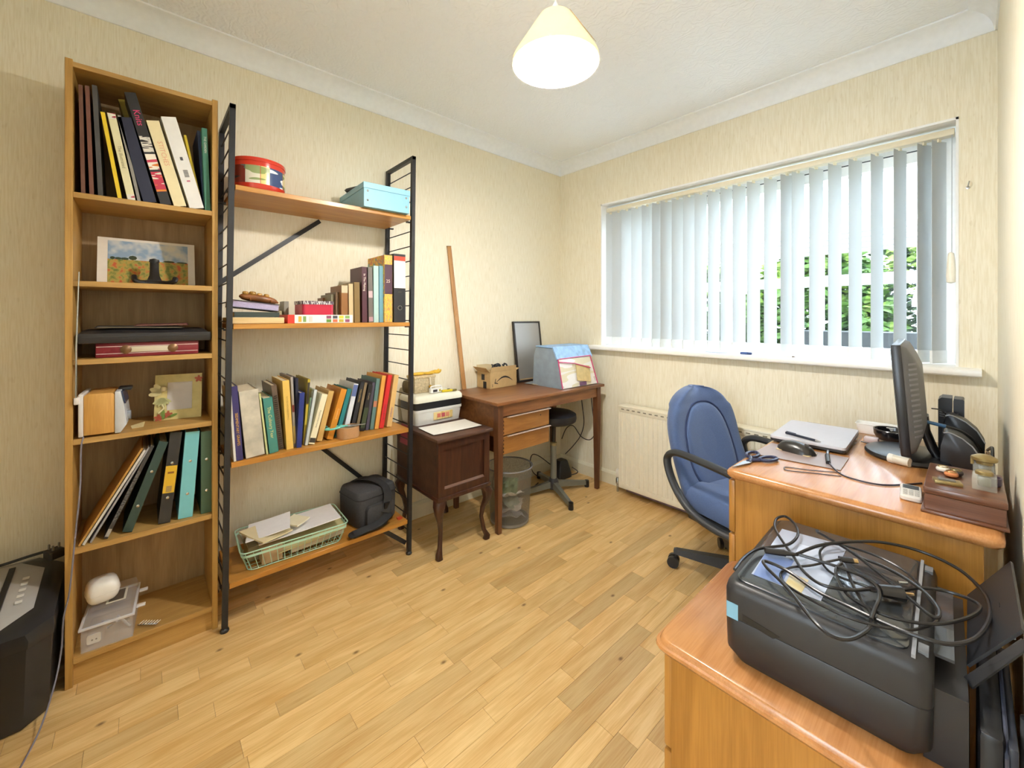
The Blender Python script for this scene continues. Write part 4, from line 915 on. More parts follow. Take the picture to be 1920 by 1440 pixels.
loft('bag_body', [[(xx * s, yy * s2, zz) for xx, yy in rrect(.20, .215, .035)] for zz, s, s2 in ((0, .93, .95), (.008, 1, 1), (.12, 1.02, 1.02), (.15, 1.0, 1.0), (.165, .93, .95), (.17, .8, .85))], CB, cbg, M=Mg)
tube('zip_seam', [Mg @ Vector((xx * 1.025, yy * 1.025, .135)) for xx, yy in rrect(.20, .215, .035)], .0025, CBD, cbg, n=5, closed=True)
loft('front_pocket', [[(.1 + d * s, yy * s, .055 + zz * s) for yy, zz in rrect(.15, .09, .02)] for d, s in ((0, 1), (.022, .98), (.03, .85))], CB, cbg, M=Mg)
def ribbon(name, pts, w, m, par, th=.002, M=None):
    pts = [Vector(p) for p in pts]; rings = []
    for i, p in enumerate(pts):
        d = (pts[min(i + 1, len(pts) - 1)] - pts[max(i - 1, 0)]).normalized()
        s = d.cross(Vector((.3, .1, 1))).normalized() * w / 2; u = s.cross(d).normalized() * th
        rings.append([p + s + u, p - s + u, p - s - u, p + s - u])
    return loft(name, rings, m, par, M=M)
ribbon('top_strap', spline([(-.09, -.03, .168), (-.03, -.01, .19), (.04, .02, .188), (.1, .035, .165), (.132, .03, .12), (.142, .01, .06)], 5), .04, CBD, cbg, M=Mg)
ribbon('shoulder_strap', spline([(.135, .03, .07), (.15, .0, .03), (.15, -.04, .018), (.135, -.09, .014), (.13, -.14, .012), (.15, -.165, .02), (.16, -.12, .028), (.162, -.04, .03), (.15, .03, .05)], 5), .036, CBD, cbg, th=.003, M=Mg)
box('buckle', (.134, .144), (.005, .035), (.075, .105), BLK, cbg, M=Mg, bev=.003)
rc = thing('red_clip', 'tiny red plastic clip at the right end of the bottom shelf', 'clip', (-1.91, .955, z))
box('clip_jaw', (-1.925, -1.9), (.945, .957), (z + .0005, z + .009), flat('B9402A', .4), rc, bev=.002); box('clip_jaw', (-1.93, -1.905), (.958, .97), (z + .0005, z + .007), flat('C24A30', .4), rc, bev=.002)
# ================================================================ WALL RULE, SEWING CABINET, TEAK DESK
DZ = .725                                                       # teak desk top
TEAK = wood('teak_desk', rgb('8A5A34'), rgb('6B4023'), 'Y', .36, 1.1, coat=.1); TEAKL = wood('teak_desk_leg', rgb('6E452B'), rgb('54321E'), 'Z', .38, 1.1)
TEAKA = wood('teak_drawer', rgb('A5723A'), rgb('8C5B2A'), 'Y', .36, 1.6)
td = thing('teak_desk', 'teak writing desk with two hanging drawers by the left corner', 'desk', (-1.93, 1.88, 0))
tx0, tx1, ty0, ty1 = XL + .018, -1.695, 1.415, 2.385
box('desk_top', (tx0, tx1), (ty0, ty1), (DZ - .018, DZ), TEAK, td, bev=.003)
ax0, ax1, ay0, ay1 = tx0 + .03, tx1 - .02, ty0 + .03, ty1 - .04
box('apron', (ax1 - .02, ax1), (ay0 + .02, ay1 - .02), (DZ - .085, DZ - .018), TEAK, td); box('apron', (ax0, ax0 + .02), (ay0 + .02, ay1 - .02), (DZ - .085, DZ - .018), TEAK, td)
for y in (ay0, ay1 - .02): box('apron', (ax0 + .02, ax1 - .02), (y, y + .02), (DZ - .085 if y > 2 else DZ - .2, DZ - .018), TEAK, td)
def leg4(nm, x, y, m, zt, par, w0=.019, w1=.0125):
    return loft(nm, [[(x + a * w, y + b * w, z) for a, b in ((1, 1), (-1, 1), (-1, -1), (1, -1))] for z, w in ((.002, w1), (zt * .75, w0), (zt, w0))], m, par, smooth=False)
for x in (ax0 + .01, ax1 - .012):
    for y in (ay0 + .005, ay1 - .005): leg4('leg', x, y, TEAKL, DZ - .018, td)
dy0, dy1 = 1.475, 1.845
box('drawer_frame', (ax0 + .05, ax1 - .022), (dy0, dy1), (.425, DZ - .085), TEAKL, td)
for i, (za, zb) in enumerate(((.535, .632), (.43, .527))):
    d = box('drawer', (ax1 - .02, ax1 - .002), (dy0, dy1), (za, zb), TEAKA, td, bev=.001, seg=1)
    prism('drawer_pull', [(ax1 - .004, zb - .004), (ax1 + .012, zb - .002), (ax1 + .018, zb + .003), (ax1 + .014, zb + .006), (ax1 - .004, zb + .003)], 'y', dy0 + .03, dy1 - .002, flat('B39A86', .3), d, smooth=True)
    for k in range(4): box('dovetail', (ax1 - .0195, ax1 - .0015), (dy0 - .0006, dy0 + .006), (za + .01 + k * .021, za + .02 + k * .021), flat('3A2412', .5), d)
    if i == 0: tube('keyhole', [(ax1 - .003, dy1 - .075, zb - .028), (ax1 - .0005, dy1 - .075, zb - .028)], .004, flat('221811'), d, n=10)

# wooden metre rule leaning on the wall
mr_ = thing('metre_rule', 'long wooden metre rule leaning against the cream wall', 'ruler', (-2.16, 1.535, DZ))
a, b = Vector((-2.165, 1.532, DZ + .001)), Vector((-2.1905, 1.432, 1.633)); d = (b - a).normalized(); s = Vector((0, 1, 0)); s = (s - d * s.dot(d)).normalized() * .0145; u = s.cross(d).normalized() * .003
RW2 = wood('boxwood_rule', rgb('BE8E58'), rgb('A87743'), 'Z', .4, 1.5)
loft('rule', [[p + s + u, p - s + u, p - s - u, p + s - u] for p in (a, b)], RW2, mr_, smooth=False)
bm = nb()
for k in range(1, 90):
    p = a + d * (k * .01); l_ = .009 if k % 10 == 0 else .005; n_ = u.normalized() * .0036
    if n_.x < 0: n_ = -n_
    e = s.normalized() * .0143; q = [p + e + n_, p + e - s.normalized() * l_ + n_]
    t2 = d * .0006; bm.faces.new([bm.verts.new(v) for v in (q[0] - t2, q[0] + t2, q[1] + t2, q[1] - t2)])
link('graduation_marks', bm, flat('4A2E18'), mr_, kind='stuff')
box('brass_end', (-.0155, .0155), (-.0036, .0036), (-.004, .0), mat('brass', rgb('8A6A3A'), .35, .8, .1), mr_, M=basis(b, s, u.normalized()))

# old sewing cabinet on cabriole legs
DM = wood('dark_mahogany', rgb('4A2A1C'), rgb('2E1810'), 'Z', .35, 1.3, coat=.1); DMT = mat('worn_mahogany_top', rgb('4E3326'), .5, 0, .35, 14)
SCR = mat('scraped_mahogany', rgb('4A3122'), .6, 0, .45, 12, bump=.5, bscale=60)
cx0_, cx1_, cy0_, cy1_, cz0, cz1 = -2.155, -1.722, 1.065, 1.382, .285, .59
sw_ = thing('sewing_cabinet', 'old dark mahogany sewing cabinet on cabriole legs', 'cabinet', (-1.94, 1.22, 0))
bm = nb(); abox(bm, (cx0_, cx1_ - .018), (cy0_ + .002, cy1_), (cz0 + .02, cz1 - .012)); link('carcass', bm, DM, sw_)
box('side_panel', (cx0_, cx1_ - .018), (cy0_ - .001, cy0_ + .002), (cz0 + .02, cz1 - .012), SCR, sw_)
bm = nb(); f0, f1 = cx1_ - .018, cx1_
for y, z in (((cy0_, cy0_ + .035), (cz0 + .02, cz1 - .012)), ((cy1_ - .035, cy1_), (cz0 + .02, cz1 - .012)), ((cy0_ + .035, cy1_ - .035), (cz0 + .02, cz0 + .06)), ((cy0_ + .035, cy1_ - .035), (cz1 - .05, cz1 - .012))): abox(bm, (f0, f1), y, z)
dd = link('door_frame', bm, DM, sw_)
box('door_panel', (f0, f1 - .01), (cy0_ + .035, cy1_ - .035), (cz0 + .06, cz1 - .05), DM, dd)
prism('bead_moulding', [(f1 - .01, cz0 + .06), (f1 + .001, cz0 + .058), (f1 - .01, cz0 + .068)], 'y', cy0_ + .035, cy1_ - .035, flat('6B4A38', .3), dd)
box('cabinet_top', (cx0_ - .01, cx1_ + .014), (cy0_ - .014, cy1_ + .016), (cz1 - .012, cz1 + .006), DMT, sw_, bev=.004)
box('plinth_moulding', (cx0_ - .004, cx1_ + .008), (cy0_ - .008, cy1_ + .008), (cz0, cz0 + .022), DM, sw_, bev=.006)
def cabriole(cx, cy, ox, oy):
    prof = [(0, .026, .006), (.02, .024, .008), (.05, .012, .0), (.12, .011, -.006), (.17, .014, -.002), (.22, .022, .008), (.26, .03, .008), (.287, .034, -.002)]
    rings = []
    for z, w, o in [(p[0] + .002, p[1] * .86, p[2]) for p in prof]:
        k = .72 if z < .03 else 1
        rings.append([(cx + ox * o * 1.6 + w * k * x, cy + oy * o * 1.6 + w * k * y, z) for x, y in rrect(2, 2, .6, 3)])
    return loft('cabriole_leg', rings, DM, sw_)
for x, ox in ((cx0_ + .03, -1), (cx1_ - .022, 1)):
    for y, oy in ((cy0_ + .022, -1), (cy1_ - .022, 1)): cabriole(x, y, ox, oy)
zt = cz1 + .0062
flatpaper('paper_sheet', 'white paper sheet on the dark sewing cabinet', (-1.86, 1.225, zt + .003), .17, .29, -3, flat('E8E4DC', .6), th=.0012)
cs = thing('plastic_case', 'off white plastic hobby case with black band on the sewing cabinet', 'case', (-2.07, 1.25, zt))
PL = flat('D5D5D2', .35); PLT = flat('DDDBC9', .35)
q0, q1, e0, e1 = -2.178, -1.985, 1.085, 1.395
def slab(nm, za, zb, m, i0=0, i1=0, r=.02): return loft(nm, [[((q0 + q1) / 2 + x, (e0 + e1) / 2 + y, z) for x, y in rrect(q1 - q0 - 2 * i, e1 - e0 - 2 * i, r)] for z, i in ((za, i0), (zb, i1))], m, cs)
slab('lower_tray', zt + .001, zt + .072, PL, .012, .004); slab('tray_rim', zt + .072, zt + .086, PL, .001, .001); slab('black_band', zt + .086, zt + .125, flat('1D1E20', .35), .002, .002)
loft('lid', [[((q0 + q1) / 2 + x, (e0 + e1) / 2 + y, z) for x, y in rrect(q1 - q0 - 2 * i, e1 - e0 - 2 * i, .02)] for z, i in ((zt + .125, -.002), (zt + .145, -.001), (zt + .158, .008), (zt + .162, .02))], PLT, cs)
st_ = box('sticker', (q1 - .0055, q1 - .0045), (e0 + .115, e0 + .24), (zt + .02, zt + .062), stripes('case_sticker', (rgb('C9AF6A'), rgb('D9C38A')), 'Y', 60), cs)
for k, yy in enumerate((.15, .178, .206)): box('sticker_print', (q1 - .0045, q1 - .004), (e0 + yy - .012, e0 + yy + .011), (zt + .03, zt + .053), flat(('C9705A', 'B0505A', 'D08A70')[k]), st_)
zc = zt + .1622
wkb = thing('trinket_box', 'woven trinket box with gold clasp standing on the hobby case', 'box', (-2.11, 1.2, zc))
box('box_side', (-2.165, -2.075), (1.13, 1.262), (zc + .0005, zc + .082), mat('woven_straw', rgb('B8A888'), .8, 0, .25, 90, bump=.5, bscale=150), wkb, bev=.003)
box('box_lid', (-2.168, -2.072), (1.127, 1.265), (zc + .082, zc + .096), mat('woven_straw_lid', rgb('C9B48C'), .8, 0, .2, 90), wkb, bev=.003)
tube('tassel_cord', [(-2.071, 1.225, zc + .085), (-2.068, 1.227, zc + .04)], .004, flat('E6DCC8'), wkb, n=6)
lathe('gold_clasp', [(.001, -.01), (.009, -.005), (.01, .003), (.004, .01), (.001, .011)], mat('gold_brass', rgb('C49A3A'), .35, .6, .1), wkb, M=T((-2.066, 1.225, zc + .032)), n=10)
gl = thing('yellow_gloves', 'crumpled yellow cloth gloves lying on the woven trinket box', 'gloves', (-2.12, 1.2, zc + .096))
YG = mat('yellow_cloth', rgb('CFA83A'), .8, 0, .25, 40)
for k, (dx, dy, w, l_, rz_, h_) in enumerate(((0, -.02, .05, .1, 10, .016), (.005, .035, .05, .09, -15, .014))): loft('glove', [[(-2.12 + dx + p[0] * math.cos(R(rz_)) - p[1] * math.sin(R(rz_)), 1.2 + dy + p[0] * math.sin(R(rz_)) + p[1] * math.cos(R(rz_)), p[2] + zc + .0965) for p in ring] for ring in pillow(w, l_, h_, 12, 6, .8)], YG, gl)
for k in range(4): tube('finger', spline([(-2.11, 1.24 + k * .004, zc + .106), (-2.10 + k * .008, 1.275 + k * .004, zc + .116 - k * .003), (-2.105 + k * .01, 1.3, zc + .112 + (k % 2) * .012)], 4), [.006] * 8 + [.004], YG, gl, n=6)
sh_ = thing('spectacles_pouch', 'small dark fabric pouch left of the yellow gloves', 'pouch', (-2.1, 1.1, zc + .0))
loft('pouch', [[(-2.115 + p[0], 1.105 + p[1] * .8, p[2] + zc + .0005) for p in ring] for ring in pillow(.09, .04, .075, 12, 7, .6)], mat('olive_cloth', rgb('5E5236'), .8, 0, .25, 50), sh_)
tube('pouch_cord', spline([(-2.08, 1.095, zc + .05), (-2.068, 1.1, zc + .035), (-2.075, 1.112, zc + .05)], 4), .002, flat('2A2624'), sh_, n=5)
ca = thing('digital_gadget', 'small white digital gadget with handle on the hobby case', 'gadget', M=T((-2.035, 1.242, zc + .0008)) @ RZ(6))
loft('gadget_body', [[(x, y, z) for x, y in rrect(.028, .085, .01)] for z in (.002, .026)] , flat('E3E2E0', .35), ca, local=True)
tube('gadget_handle', spline([(0, -.035, .024), (0, -.03, .036), (0, .03, .036), (0, .035, .024)], 5), .004, flat('E3E2E0', .35), ca, n=7, local=True)
box('gadget_screen', (.0141, .0148), (-.03, .0), (.006, .02), flat('4A4A4E', .3), ca, local=True); box('gadget_button', (.0141, .0155), (.012, .024), (.007, .019), flat('B0A640', .4), ca, local=True)
yk = thing('craft_knife', 'yellow craft knife lying on the hobby case lid', 'knife', M=T((-2.012, 1.315, zc + .0008)) @ RZ(82))
box('knife_handle', (-.045, .02), (-.009, .009), (0, .013), flat('D3BE2A', .4), yk, bev=.003, local=True); box('knife_nose', (.02, .048), (-.007, .007), (.001, .011), flat('6B6230', .4), yk, bev=.002, local=True)
box('knife_slider', (-.01, .005), (-.003, .003), (.013, .016), BLK, yk, local=True)
mg_ = thing('magazine', 'magazine with dark red cover hanging behind the shelf end', 'magazine', M=T((-1.955, 1.030, .515)) @ RX(-6))
box('front_cover', (-.1, 0), (0, .0012), (0, .1), flat('8A3446', .4), mg_, local=True); box('pages', (-.099, -.001), (.0012, .0042), (.001, .099), flat('CFC8BE'), mg_, local=True); box('back_cover', (-.1, 0), (.0042, .0054), (0, .1), flat('3E5A4C', .4), mg_, local=True)

# ---- on the teak desk
KR = mat('kraft_card', rgb('C3A574'), .75, 0, .06, 30)
ab = thing('parcel_box', 'open brown parcel box with curved arrow print on the teak desk', 'box', M=T((-2.125, 1.772, DZ + .0005)) @ RZ(2))
w, l_, h_ = .066, .118, .105
bm = nb()
for q in (((-w, w), (-l_, -l_ + .003), (0, h_)), ((-w, w), (l_ - .003, l_), (0, h_)), ((w - .003, w), (-l_ + .003, l_ - .003), (0, h_)), ((-w, -w + .003), (-l_ + .003, l_ - .003), (0, h_)), ((-w, w), (-l_, l_), (0, .003))): abox(bm, *q)
link('carton', bm, KR, ab, local=True)
box('flap', (-.0015, .0015), (-l_, l_), (0, .042), mat('kraft_inside', rgb('C9B48C'), .8, 0, .05, 30), ab, M=T((-w + .002, 0, h_)) @ RY(-12), local=True)
box('flap', (-.0015, .0015), (-l_ + .006, l_ - .006), (0, .034), KR, ab, M=T((w - .002, 0, h_)) @ RY(8), local=True)
box('flap', (-w, w), (-.0015, .0015), (0, .05), KR, ab, M=T((0, -l_ + .002, h_)) @ RX(48), local=True)
box('flap', (-w, w), (-.0015, .0015), (0, .03), KR, ab, M=T((0, l_ - .002, h_)) @ RX(-70), local=True)
INK = flat('23201E', .6)
# printed curved arrow on the long side
arc = [Vector((w + .0004, -.068 + .15 * k / 14, .038 + .032 * math.sin(math.pi * k / 14))) for k in range(15)]
bm = nb(); vr = [[bm.verts.new(p + Vector((0, 0, t))) for t in (-(.0012 + .0046 * math.sin(math.pi * i / 14)), .0012 + .0040 * math.sin(math.pi * i / 14))] for i, p in enumerate(arc)]
for a, b in zip(vr, vr[1:]): bm.faces.new((a[0], a[1], b[1], b[0]))
link('printed_arrow', bm, INK, ab, local=True)
bm = nb()
for pts in (((-.082, .033), (-.076, .031), (-.068, .062), (-.073, .062)), ((-.083, .033), (-.052, .026), (-.052, .032), (-.081, .039))): bm.faces.new([bm.verts.new((w + .0005, y, z)) for y, z in pts])
link('printed_arrow_head', bm, INK, ab, local=True)
for y, z_, s in ((-.102, .012, .006), (-.102, .022, .006)): box('printed_mark', (w + .0001, w + .0005), (y, y + s), (z_, z_ + s), flat('5E5038'), ab, local=True)
for x, za, zb in ((-.02, .052, .09), (-.002, .0, .044)): box('printed_label', (x - .002, x + .03), (-l_ - .0005, -l_ - .0001), (za, zb), flat('1F1E1D', .5), ab, local=True)
random.seed(5)
for k in range(8):
    t = thing('coiled_lead', 'black coiled lead packed in the parcel box', 'lead', M=T((-2.125 + random.uniform(-.03, .03), 1.725 + k * .019, DZ + .124 + random.uniform(0, .006))) @ RZ(random.uniform(0, 180)) @ RX(random.uniform(60, 90)), group='leads in the parcel box')
    tube('coil', [(.02 * math.cos(a), .02 * math.sin(a), .003 * math.sin(3 * a)) for a in [2 * math.pi * j / 16 for j in range(16)]], .0048, flat('222630', .4), t, n=6, closed=True, local=True)
    tube('tie', [(.02, -.004, -.006), (.02, .004, .006)], .0028, flat('39435E', .4), t, n=5, local=True)
# dark framed panel leaning in the corner
fp = thing('framed_panel', 'black framed satin grey panel leaning against the wall', 'panel', (-2.15, 2.13, DZ))
a, b = P(966, 714, z=DZ), None
Mq = T((-2.125, 0, DZ + .001)) @ RY(-7.5)
y0_, y1_, hq = 1.965, 2.235, .435
bm = nb()
for y, zz in (((y0_, y0_ + .012), (0, hq)), ((y1_ - .012, y1_), (0, hq)), ((y0_ + .012, y1_ - .012), (0, .014)), ((y0_ + .012, y1_ - .012), (hq - .012, hq))): abox(bm, (-.012, .004), y, zz)
link('panel_frame', bm, flat('2B2422', .4), fp, Mq)
box('panel_face', (-.01, 0), (y0_ + .012, y1_ - .012), (.014, hq - .012), mat('satin_grey_panel', rgb('A9A6A2'), .42, .55, .03, 6), fp, M=Mq)
box('inner_strip', (0, .002), (y0_ + .02, y1_ - .02), (.016, .024), flat('B59A72', .4), fp, M=Mq)
# sewing machine cover bag
bgx = thing('craft_bag', 'blue and clear zipped craft bag with pink piping on the teak desk', 'bag', (-1.86, 2.14, DZ))
B0 = Vector((-1.855, 2.178, DZ + .0008))
def bp(x, y, z): return B0 + Vector((x, y, z))
fx, bx_, yl, yr_, hz = .118, -.15, -.19, .178, .255
SIDE = mat('slate_fabric', rgb('8A99A8'), .6, 0, .1, 20, bump=.6, bscale=18); BLUE = mat('sky_fabric', rgb('8FB4DC'), .55, 0, .25, 25, bump=.8, bscale=22)
prof = [(bx_, 0), (fx, 0), (fx - .02, .09), (fx - .052, .19), (fx - .085, hz), (bx_ + .03, hz + .005), (bx_ + .01, .2)]
link('bag_body', aprism(nb(), [(B0.x + x, B0.z + z) for x, z in prof], 'y', B0.y + yl + .004, B0.y + yr_ - .004), SIDE, bgx)
def quad(nm, pts, m, par, th=.002):
    bm = nb(); bm.faces.new([bm.verts.new(p) for p in pts]); solid(bm, th); return link(nm, bm, m, par)
CLV = stripes('contents_behind_vinyl', (rgb('E6E4E0'), rgb('DDD6BC'), rgb('EAE9E7'), rgb('CFC4C4')), 'Z', 14, .12)
quad('clear_front', [bp(fx + .003, yl, .004), bp(fx + .003, yr_, .004), bp(fx - .046, yr_ - .025, .19), bp(fx - .046, yl + .02, .19)], CLV, bgx)
prism('top_flap', [(B0.x + x, B0.z + z) for x, z in ((fx - .05, .185), (fx - .084, hz + .003), (bx_ + .03, hz + .008), (bx_ + .03, hz + .014), (fx - .08, hz + .012), (fx - .04, .19))], 'y', B0.y + yl, B0.y + yr_, BLUE, bgx, smooth=True)
PK = flat('C23A6E', .4)
tube('pink_piping', [bp(fx + .005, yl, .004), bp(fx - .044, yl + .01, .19)], .004, PK, bgx, n=6); tube('pink_piping', [bp(fx + .005, yr_, .004), bp(fx - .044, yr_ - .02, .19)], .004, PK, bgx, n=6)
tube('pink_piping', [bp(fx - .044, yl + .01, .19), bp(fx - .042, yr_ - .02, .195)], .004, PK, bgx, n=6)
tube('zip', [bp(fx - .036, yl + .012, .172), bp(fx - .024, yl + .15, .155), bp(fx - .012, yr_ - .06, .115)], .004, PK, bgx, n=6)
box('pattern_packet', (.0, .004), (-.07, .07), (-.055, .055), mat('yellow_pattern_paper', rgb('CDB680'), .5, 0, .15, 25), bgx, M=T(bp(fx - .012, .04, .085)) @ RY(-15) @ RX(-9))
box('purple_label', (.0, .003), (-.035, .035), (-.012, .012), flat('6A4A6E', .5), bgx, M=T(bp(fx + .002, .02, .018)) @ RY(-8))
flatpaper('folded_cloth', 'cream folded cloth edge under the craft bag', (-1.985, 2.02, DZ + .003), .06, .07, 20, flat('CDBB98'), th=.0022)
flatpaper('grey_card', 'grey card lying on the desk before the framed panel', (-2.045, 2.02, DZ + .0025), .07, .09, 10, flat('8E959C'), th=.0015)

# ================================================================ UNDER THE TEAK DESK
STG = mat('grey_enamel', rgb('75756C'), .35, .2, .05); hub = Vector((-1.885, 2.07, 0))
so = thing('swivel_stool', 'round black swivel stool on grey star base under the desk', 'stool', hub)
lathe('seat', [(.001, .478), (.13, .478), (.15, .49), (.155, .51), (.152, .535), (.13, .548), (.06, .556), (.001, .558)], flat('1D1D22', .45), so, c=hub, n=30)
lathe('seat_post', [(.012, .2), (.012, .478)], flat('2A2524', .4), so, c=hub, n=14)
lathe('column', [(.024, .06), (.021, .1), (.0195, .315), (.022, .32), (.022, .335), (.012, .34)], STG, so, c=hub, n=18)
lathe('clamp_collar', [(.021, .32), (.023, .323), (.023, .34), (.014, .345)], mat('brass_collar', rgb('9A8A62'), .35, .6, .1), so, c=hub, n=16)
lathe('hub', [(.034, .03), (.036, .04), (.034, .085), (.026, .1)], flat('2B2B30', .4), so, c=hub, n=18)
for dx, dy in ((.24, -.105), (.09, .245), (-.24, .105), (-.09, -.245)):
    d = Vector((dx, dy, 0)); s = d.normalized().cross(Vector((0, 0, 1)))
    loft('star_leg', [[hub + d * f + s * w + Vector((0, 0, zb)), hub + d * f - s * w + Vector((0, 0, zb)), hub + d * f - s * w * .8 + Vector((0, 0, zt_)), hub + d * f + s * w * .8 + Vector((0, 0, zt_))] for f, w, zb, zt_ in ((.1, .018, .04, .08), (.95, .013, .018, .046))], STG, so, smooth=False)
    lathe('leg_glide', [(.016, .0), (.017, .008), (.016, .045), (.006, .048)], BLK, so, c=hub + d, n=12)
wbn = thing('waste_bin', 'silver wire mesh waste paper bin beneath the desk drawers', 'bin', (-1.80, 1.60, 0))
def mesh_mat():
    m = bpy.data.materials.new('wire_mesh_silver'); n, l, b = nodes(m); b.inputs['Base Color'].default_value = rgb('8A8A88') + (1,); b.inputs['Metallic'].default_value = .6; b.inputs['Roughness'].default_value = .4
    tc = n.new('ShaderNodeTexCoord'); ck = n.new('ShaderNodeTexNoise'); ck.inputs['Scale'].default_value = 900; l.new(tc.outputs['Object'], ck.inputs['Vector'])
    r = n.new('ShaderNodeMapRange'); r.inputs[1].default_value = .45; r.inputs[2].default_value = .5; r.inputs[3].default_value = .12; r.inputs[4].default_value = .62; l.new(ck.outputs['Fac'], r.inputs[0]); l.new(r.outputs[0], b.inputs['Alpha']); return m
bc_ = (-1.805, 1.60, 0)
lathe('mesh_wall', [(.11, .004), (.113, .02), (.133, .32)], mesh_mat(), wbn, c=bc_, n=36, caps=False)
lathe('base', [(.001, .002), (.108, .002), (.113, .006), (.113, .022), (.110, .022), (.108, .008), (.001, .008)], mat('grey_steel', rgb('8A8A8C'), .4, .6, .05), wbn, c=bc_, n=36, caps=False)
tube('rim', [Vector(bc_) + Vector((.134 * math.cos(a), .134 * math.sin(a), .322)) for a in [2 * math.pi * k / 40 for k in range(40)]], .0045, mat('grey_steel', rgb('8A8A8C'), .4), wbn, n=8, closed=True)
random.seed(9)
for k, (c, lab) in enumerate((('4E6B3E', 'green carton inside the mesh bin'), ('D9D4CC', 'white crumpled paper inside the mesh bin'), ('9AA090', 'grey green wrapper inside the mesh bin'), ('C9BFB4', 'beige envelope inside the mesh bin'), ('B9BCC8', 'pale lilac packet at the bottom of the mesh bin'))):
    zz = (.2, .15, .12, .085, .05)[k]; bm = nb(); n = 5; s = (.09, .13, .12, .15, .14)[k]; rnd = random.Random(k)
    vs = [[bm.verts.new((-s / 2 + s * i / n, -s / 2 + s * j / n, rnd.uniform(-.012, .012))) for i in range(n + 1)] for j in range(n + 1)]
    for j in range(n):
        for i in range(n): bm.faces.new((vs[j][i], vs[j][i + 1], vs[j + 1][i + 1], vs[j + 1][i]))
    solid(bm, -.002)
    link('crumpled_paper', bm, flat(c, .6), None, T((-1.80, 1.60, zz)) @ RZ(40 + 30 * k) @ RX((70, -25, 30, -18, 8)[k]), label=lab, cat='paper')
pa = thing('power_adapter', 'black foot pedal shaped adapter standing on the floor under the desk', 'adapter', (-2.04, 2.33, 0))
loft('adapter_body', [[(-2.03 + x * s, 2.31 + y * s, z) for x, y in rrect(.11, .14, .02)] for z, s in ((.004, 1), (.03, .98), (.12, .62), (.13, .5))], flat('1D1C1E', .4), pa)
for dx, dy in ((.04, -.05), (.04, .05), (-.04, -.05), (-.04, .05)): lathe('rubber_foot', [(.006, 0), (.006, .005)], flat('8A8A8A', .4), pa, c=(-2.03 + dx, 2.31 + dy, 0), n=8)
CBL = flat('2A2120', .4)
tube('black_lead', spline([(-1.95, 2.44, .7), (-1.945, 2.45, .55), (-1.93, 2.455, .4), (-1.95, 2.44, .3), (-2.0, 2.42, .22), (-2.03, 2.36, .16)], 7), .0035, CBL, None, n=6, label='black lead hanging down behind the desk to the adapter, left loop', cat='cable')
tube('black_lead', spline([(-1.87, 2.45, .7), (-1.85, 2.455, .5), (-1.83, 2.46, .36), (-1.87, 2.455, .285), (-1.95, 2.45, .29), (-2.02, 2.44, .36), (-2.08, 2.43, .33), (-2.1, 2.4, .25)], 7), .0035, CBL, None, n=6, label='black lead drooping in a low loop beside the desk leg', cat='cable')
tube('black_lead', spline([(-2.15, 2.05, .42), (-2.14, 2.0, .36), (-2.16, 1.9, .26), (-2.17, 1.82, .2), (-2.165, 1.78, .13), (-2.16, 1.77, .02), (-2.1, 1.85, .004), (-2.02, 1.95, .004), (-2.06, 2.1, .004)], 7), .004, CBL, None, n=6, label='black lead running down the wall behind the waste bin', cat='cable')
tube('black_lead', spline([(-2.11, 2.28, .08), (-2.13, 2.18, .16), (-2.12, 2.1, .19), (-2.09, 2.05, .15), (-2.08, 2.08, .07), (-2.07, 2.2, .006), (-2.0, 2.38, .005), (-1.96, 2.42, .03), (-2.0, 2.4, .06)], 7), .0035, CBL, None, n=6, label='black lead curled in a ring behind the stool column', cat='cable')
# ================================================================ PINE DESK AND WHAT STANDS ON IT
PZ = .74
PINE = wood('varnished_pine', rgb('B8823A'), rgb('9F6C2A'), 'Z', .32, .9, coat=.25, knots=2.0)
PINET = wood('varnished_pine_top', rgb('C58B55'), rgb('AE7440'), 'Y', .26, .9, coat=.35, knots=2.0)
PINEX = wood('varnished_pine_edge', rgb('C08038'), rgb('A56A28'), 'X', .3, .9, coat=.3)
def bullnose(x0, x1, y0, y1, z0, z1, par, r=.022):
    n = 5; rings = []
    for k in range(n + 1):
        a = -math.pi / 2 + math.pi * k / n; i = (z1 - z0) / 2 * (1 - math.cos(a)) * .9; z = (z0 + z1) / 2 + (z1 - z0) / 2 * math.sin(a)
        rings.append([((x0 + x1) / 2 + x, (y0 + y1) / 2 + y, z) for x, y in rrect(x1 - x0 - 2 * i, y1 - y0 - 2 * i, r)])
    return loft('desk_top', rings, PINET, par)
pd = thing('pine_desk', 'varnished pine pedestal desk beneath the window at the right wall', 'desk', (-.22, 1.71, 0))
dx0, dx1, dyn, dyf = -.488, .05, 1.287, 2.135
bullnose(dx0, dx1, dyn, dyf, PZ - .028, PZ, pd)
box('side_panel', (dx0 + .022, .02), (dyn + .02, dyn + .038), (0, PZ - .028), PINE, pd, bev=.001, seg=1)
box('side_panel', (dx0 + .03, .02), (dyn + .31, dyn + .328), (0, PZ - .028), PINE, pd); box('side_panel', (dx0 + .03, .02), (dyf - .04, dyf - .022), (0, PZ - .028), PINE, pd)
box('back_panel', (.004, .02), (dyn + .328, dyf - .04), (.28, PZ - .028), PINE, pd); box('kickboard', (dx0 + .05, dx0 + .065), (dyn + .038, dyn + .31), (0, .06), PINE, pd)
for za, zb in ((.065, .34), (.346, .545), (.551, .705)):
    d = box('drawer', (dx0 + .006, dx0 + .024), (dyn + .016, dyn + .326), (za, zb), PINE, pd, bev=.004)
    lathe('drawer_knob', [(.006, 0), (.006, .012), (.016, .018), (.017, .026), (.01, .031), (.001, .032)], PINE, d, M=T((dx0 + .006, dyn + .17, (za + zb) / 2)) @ RY(-90), n=16)

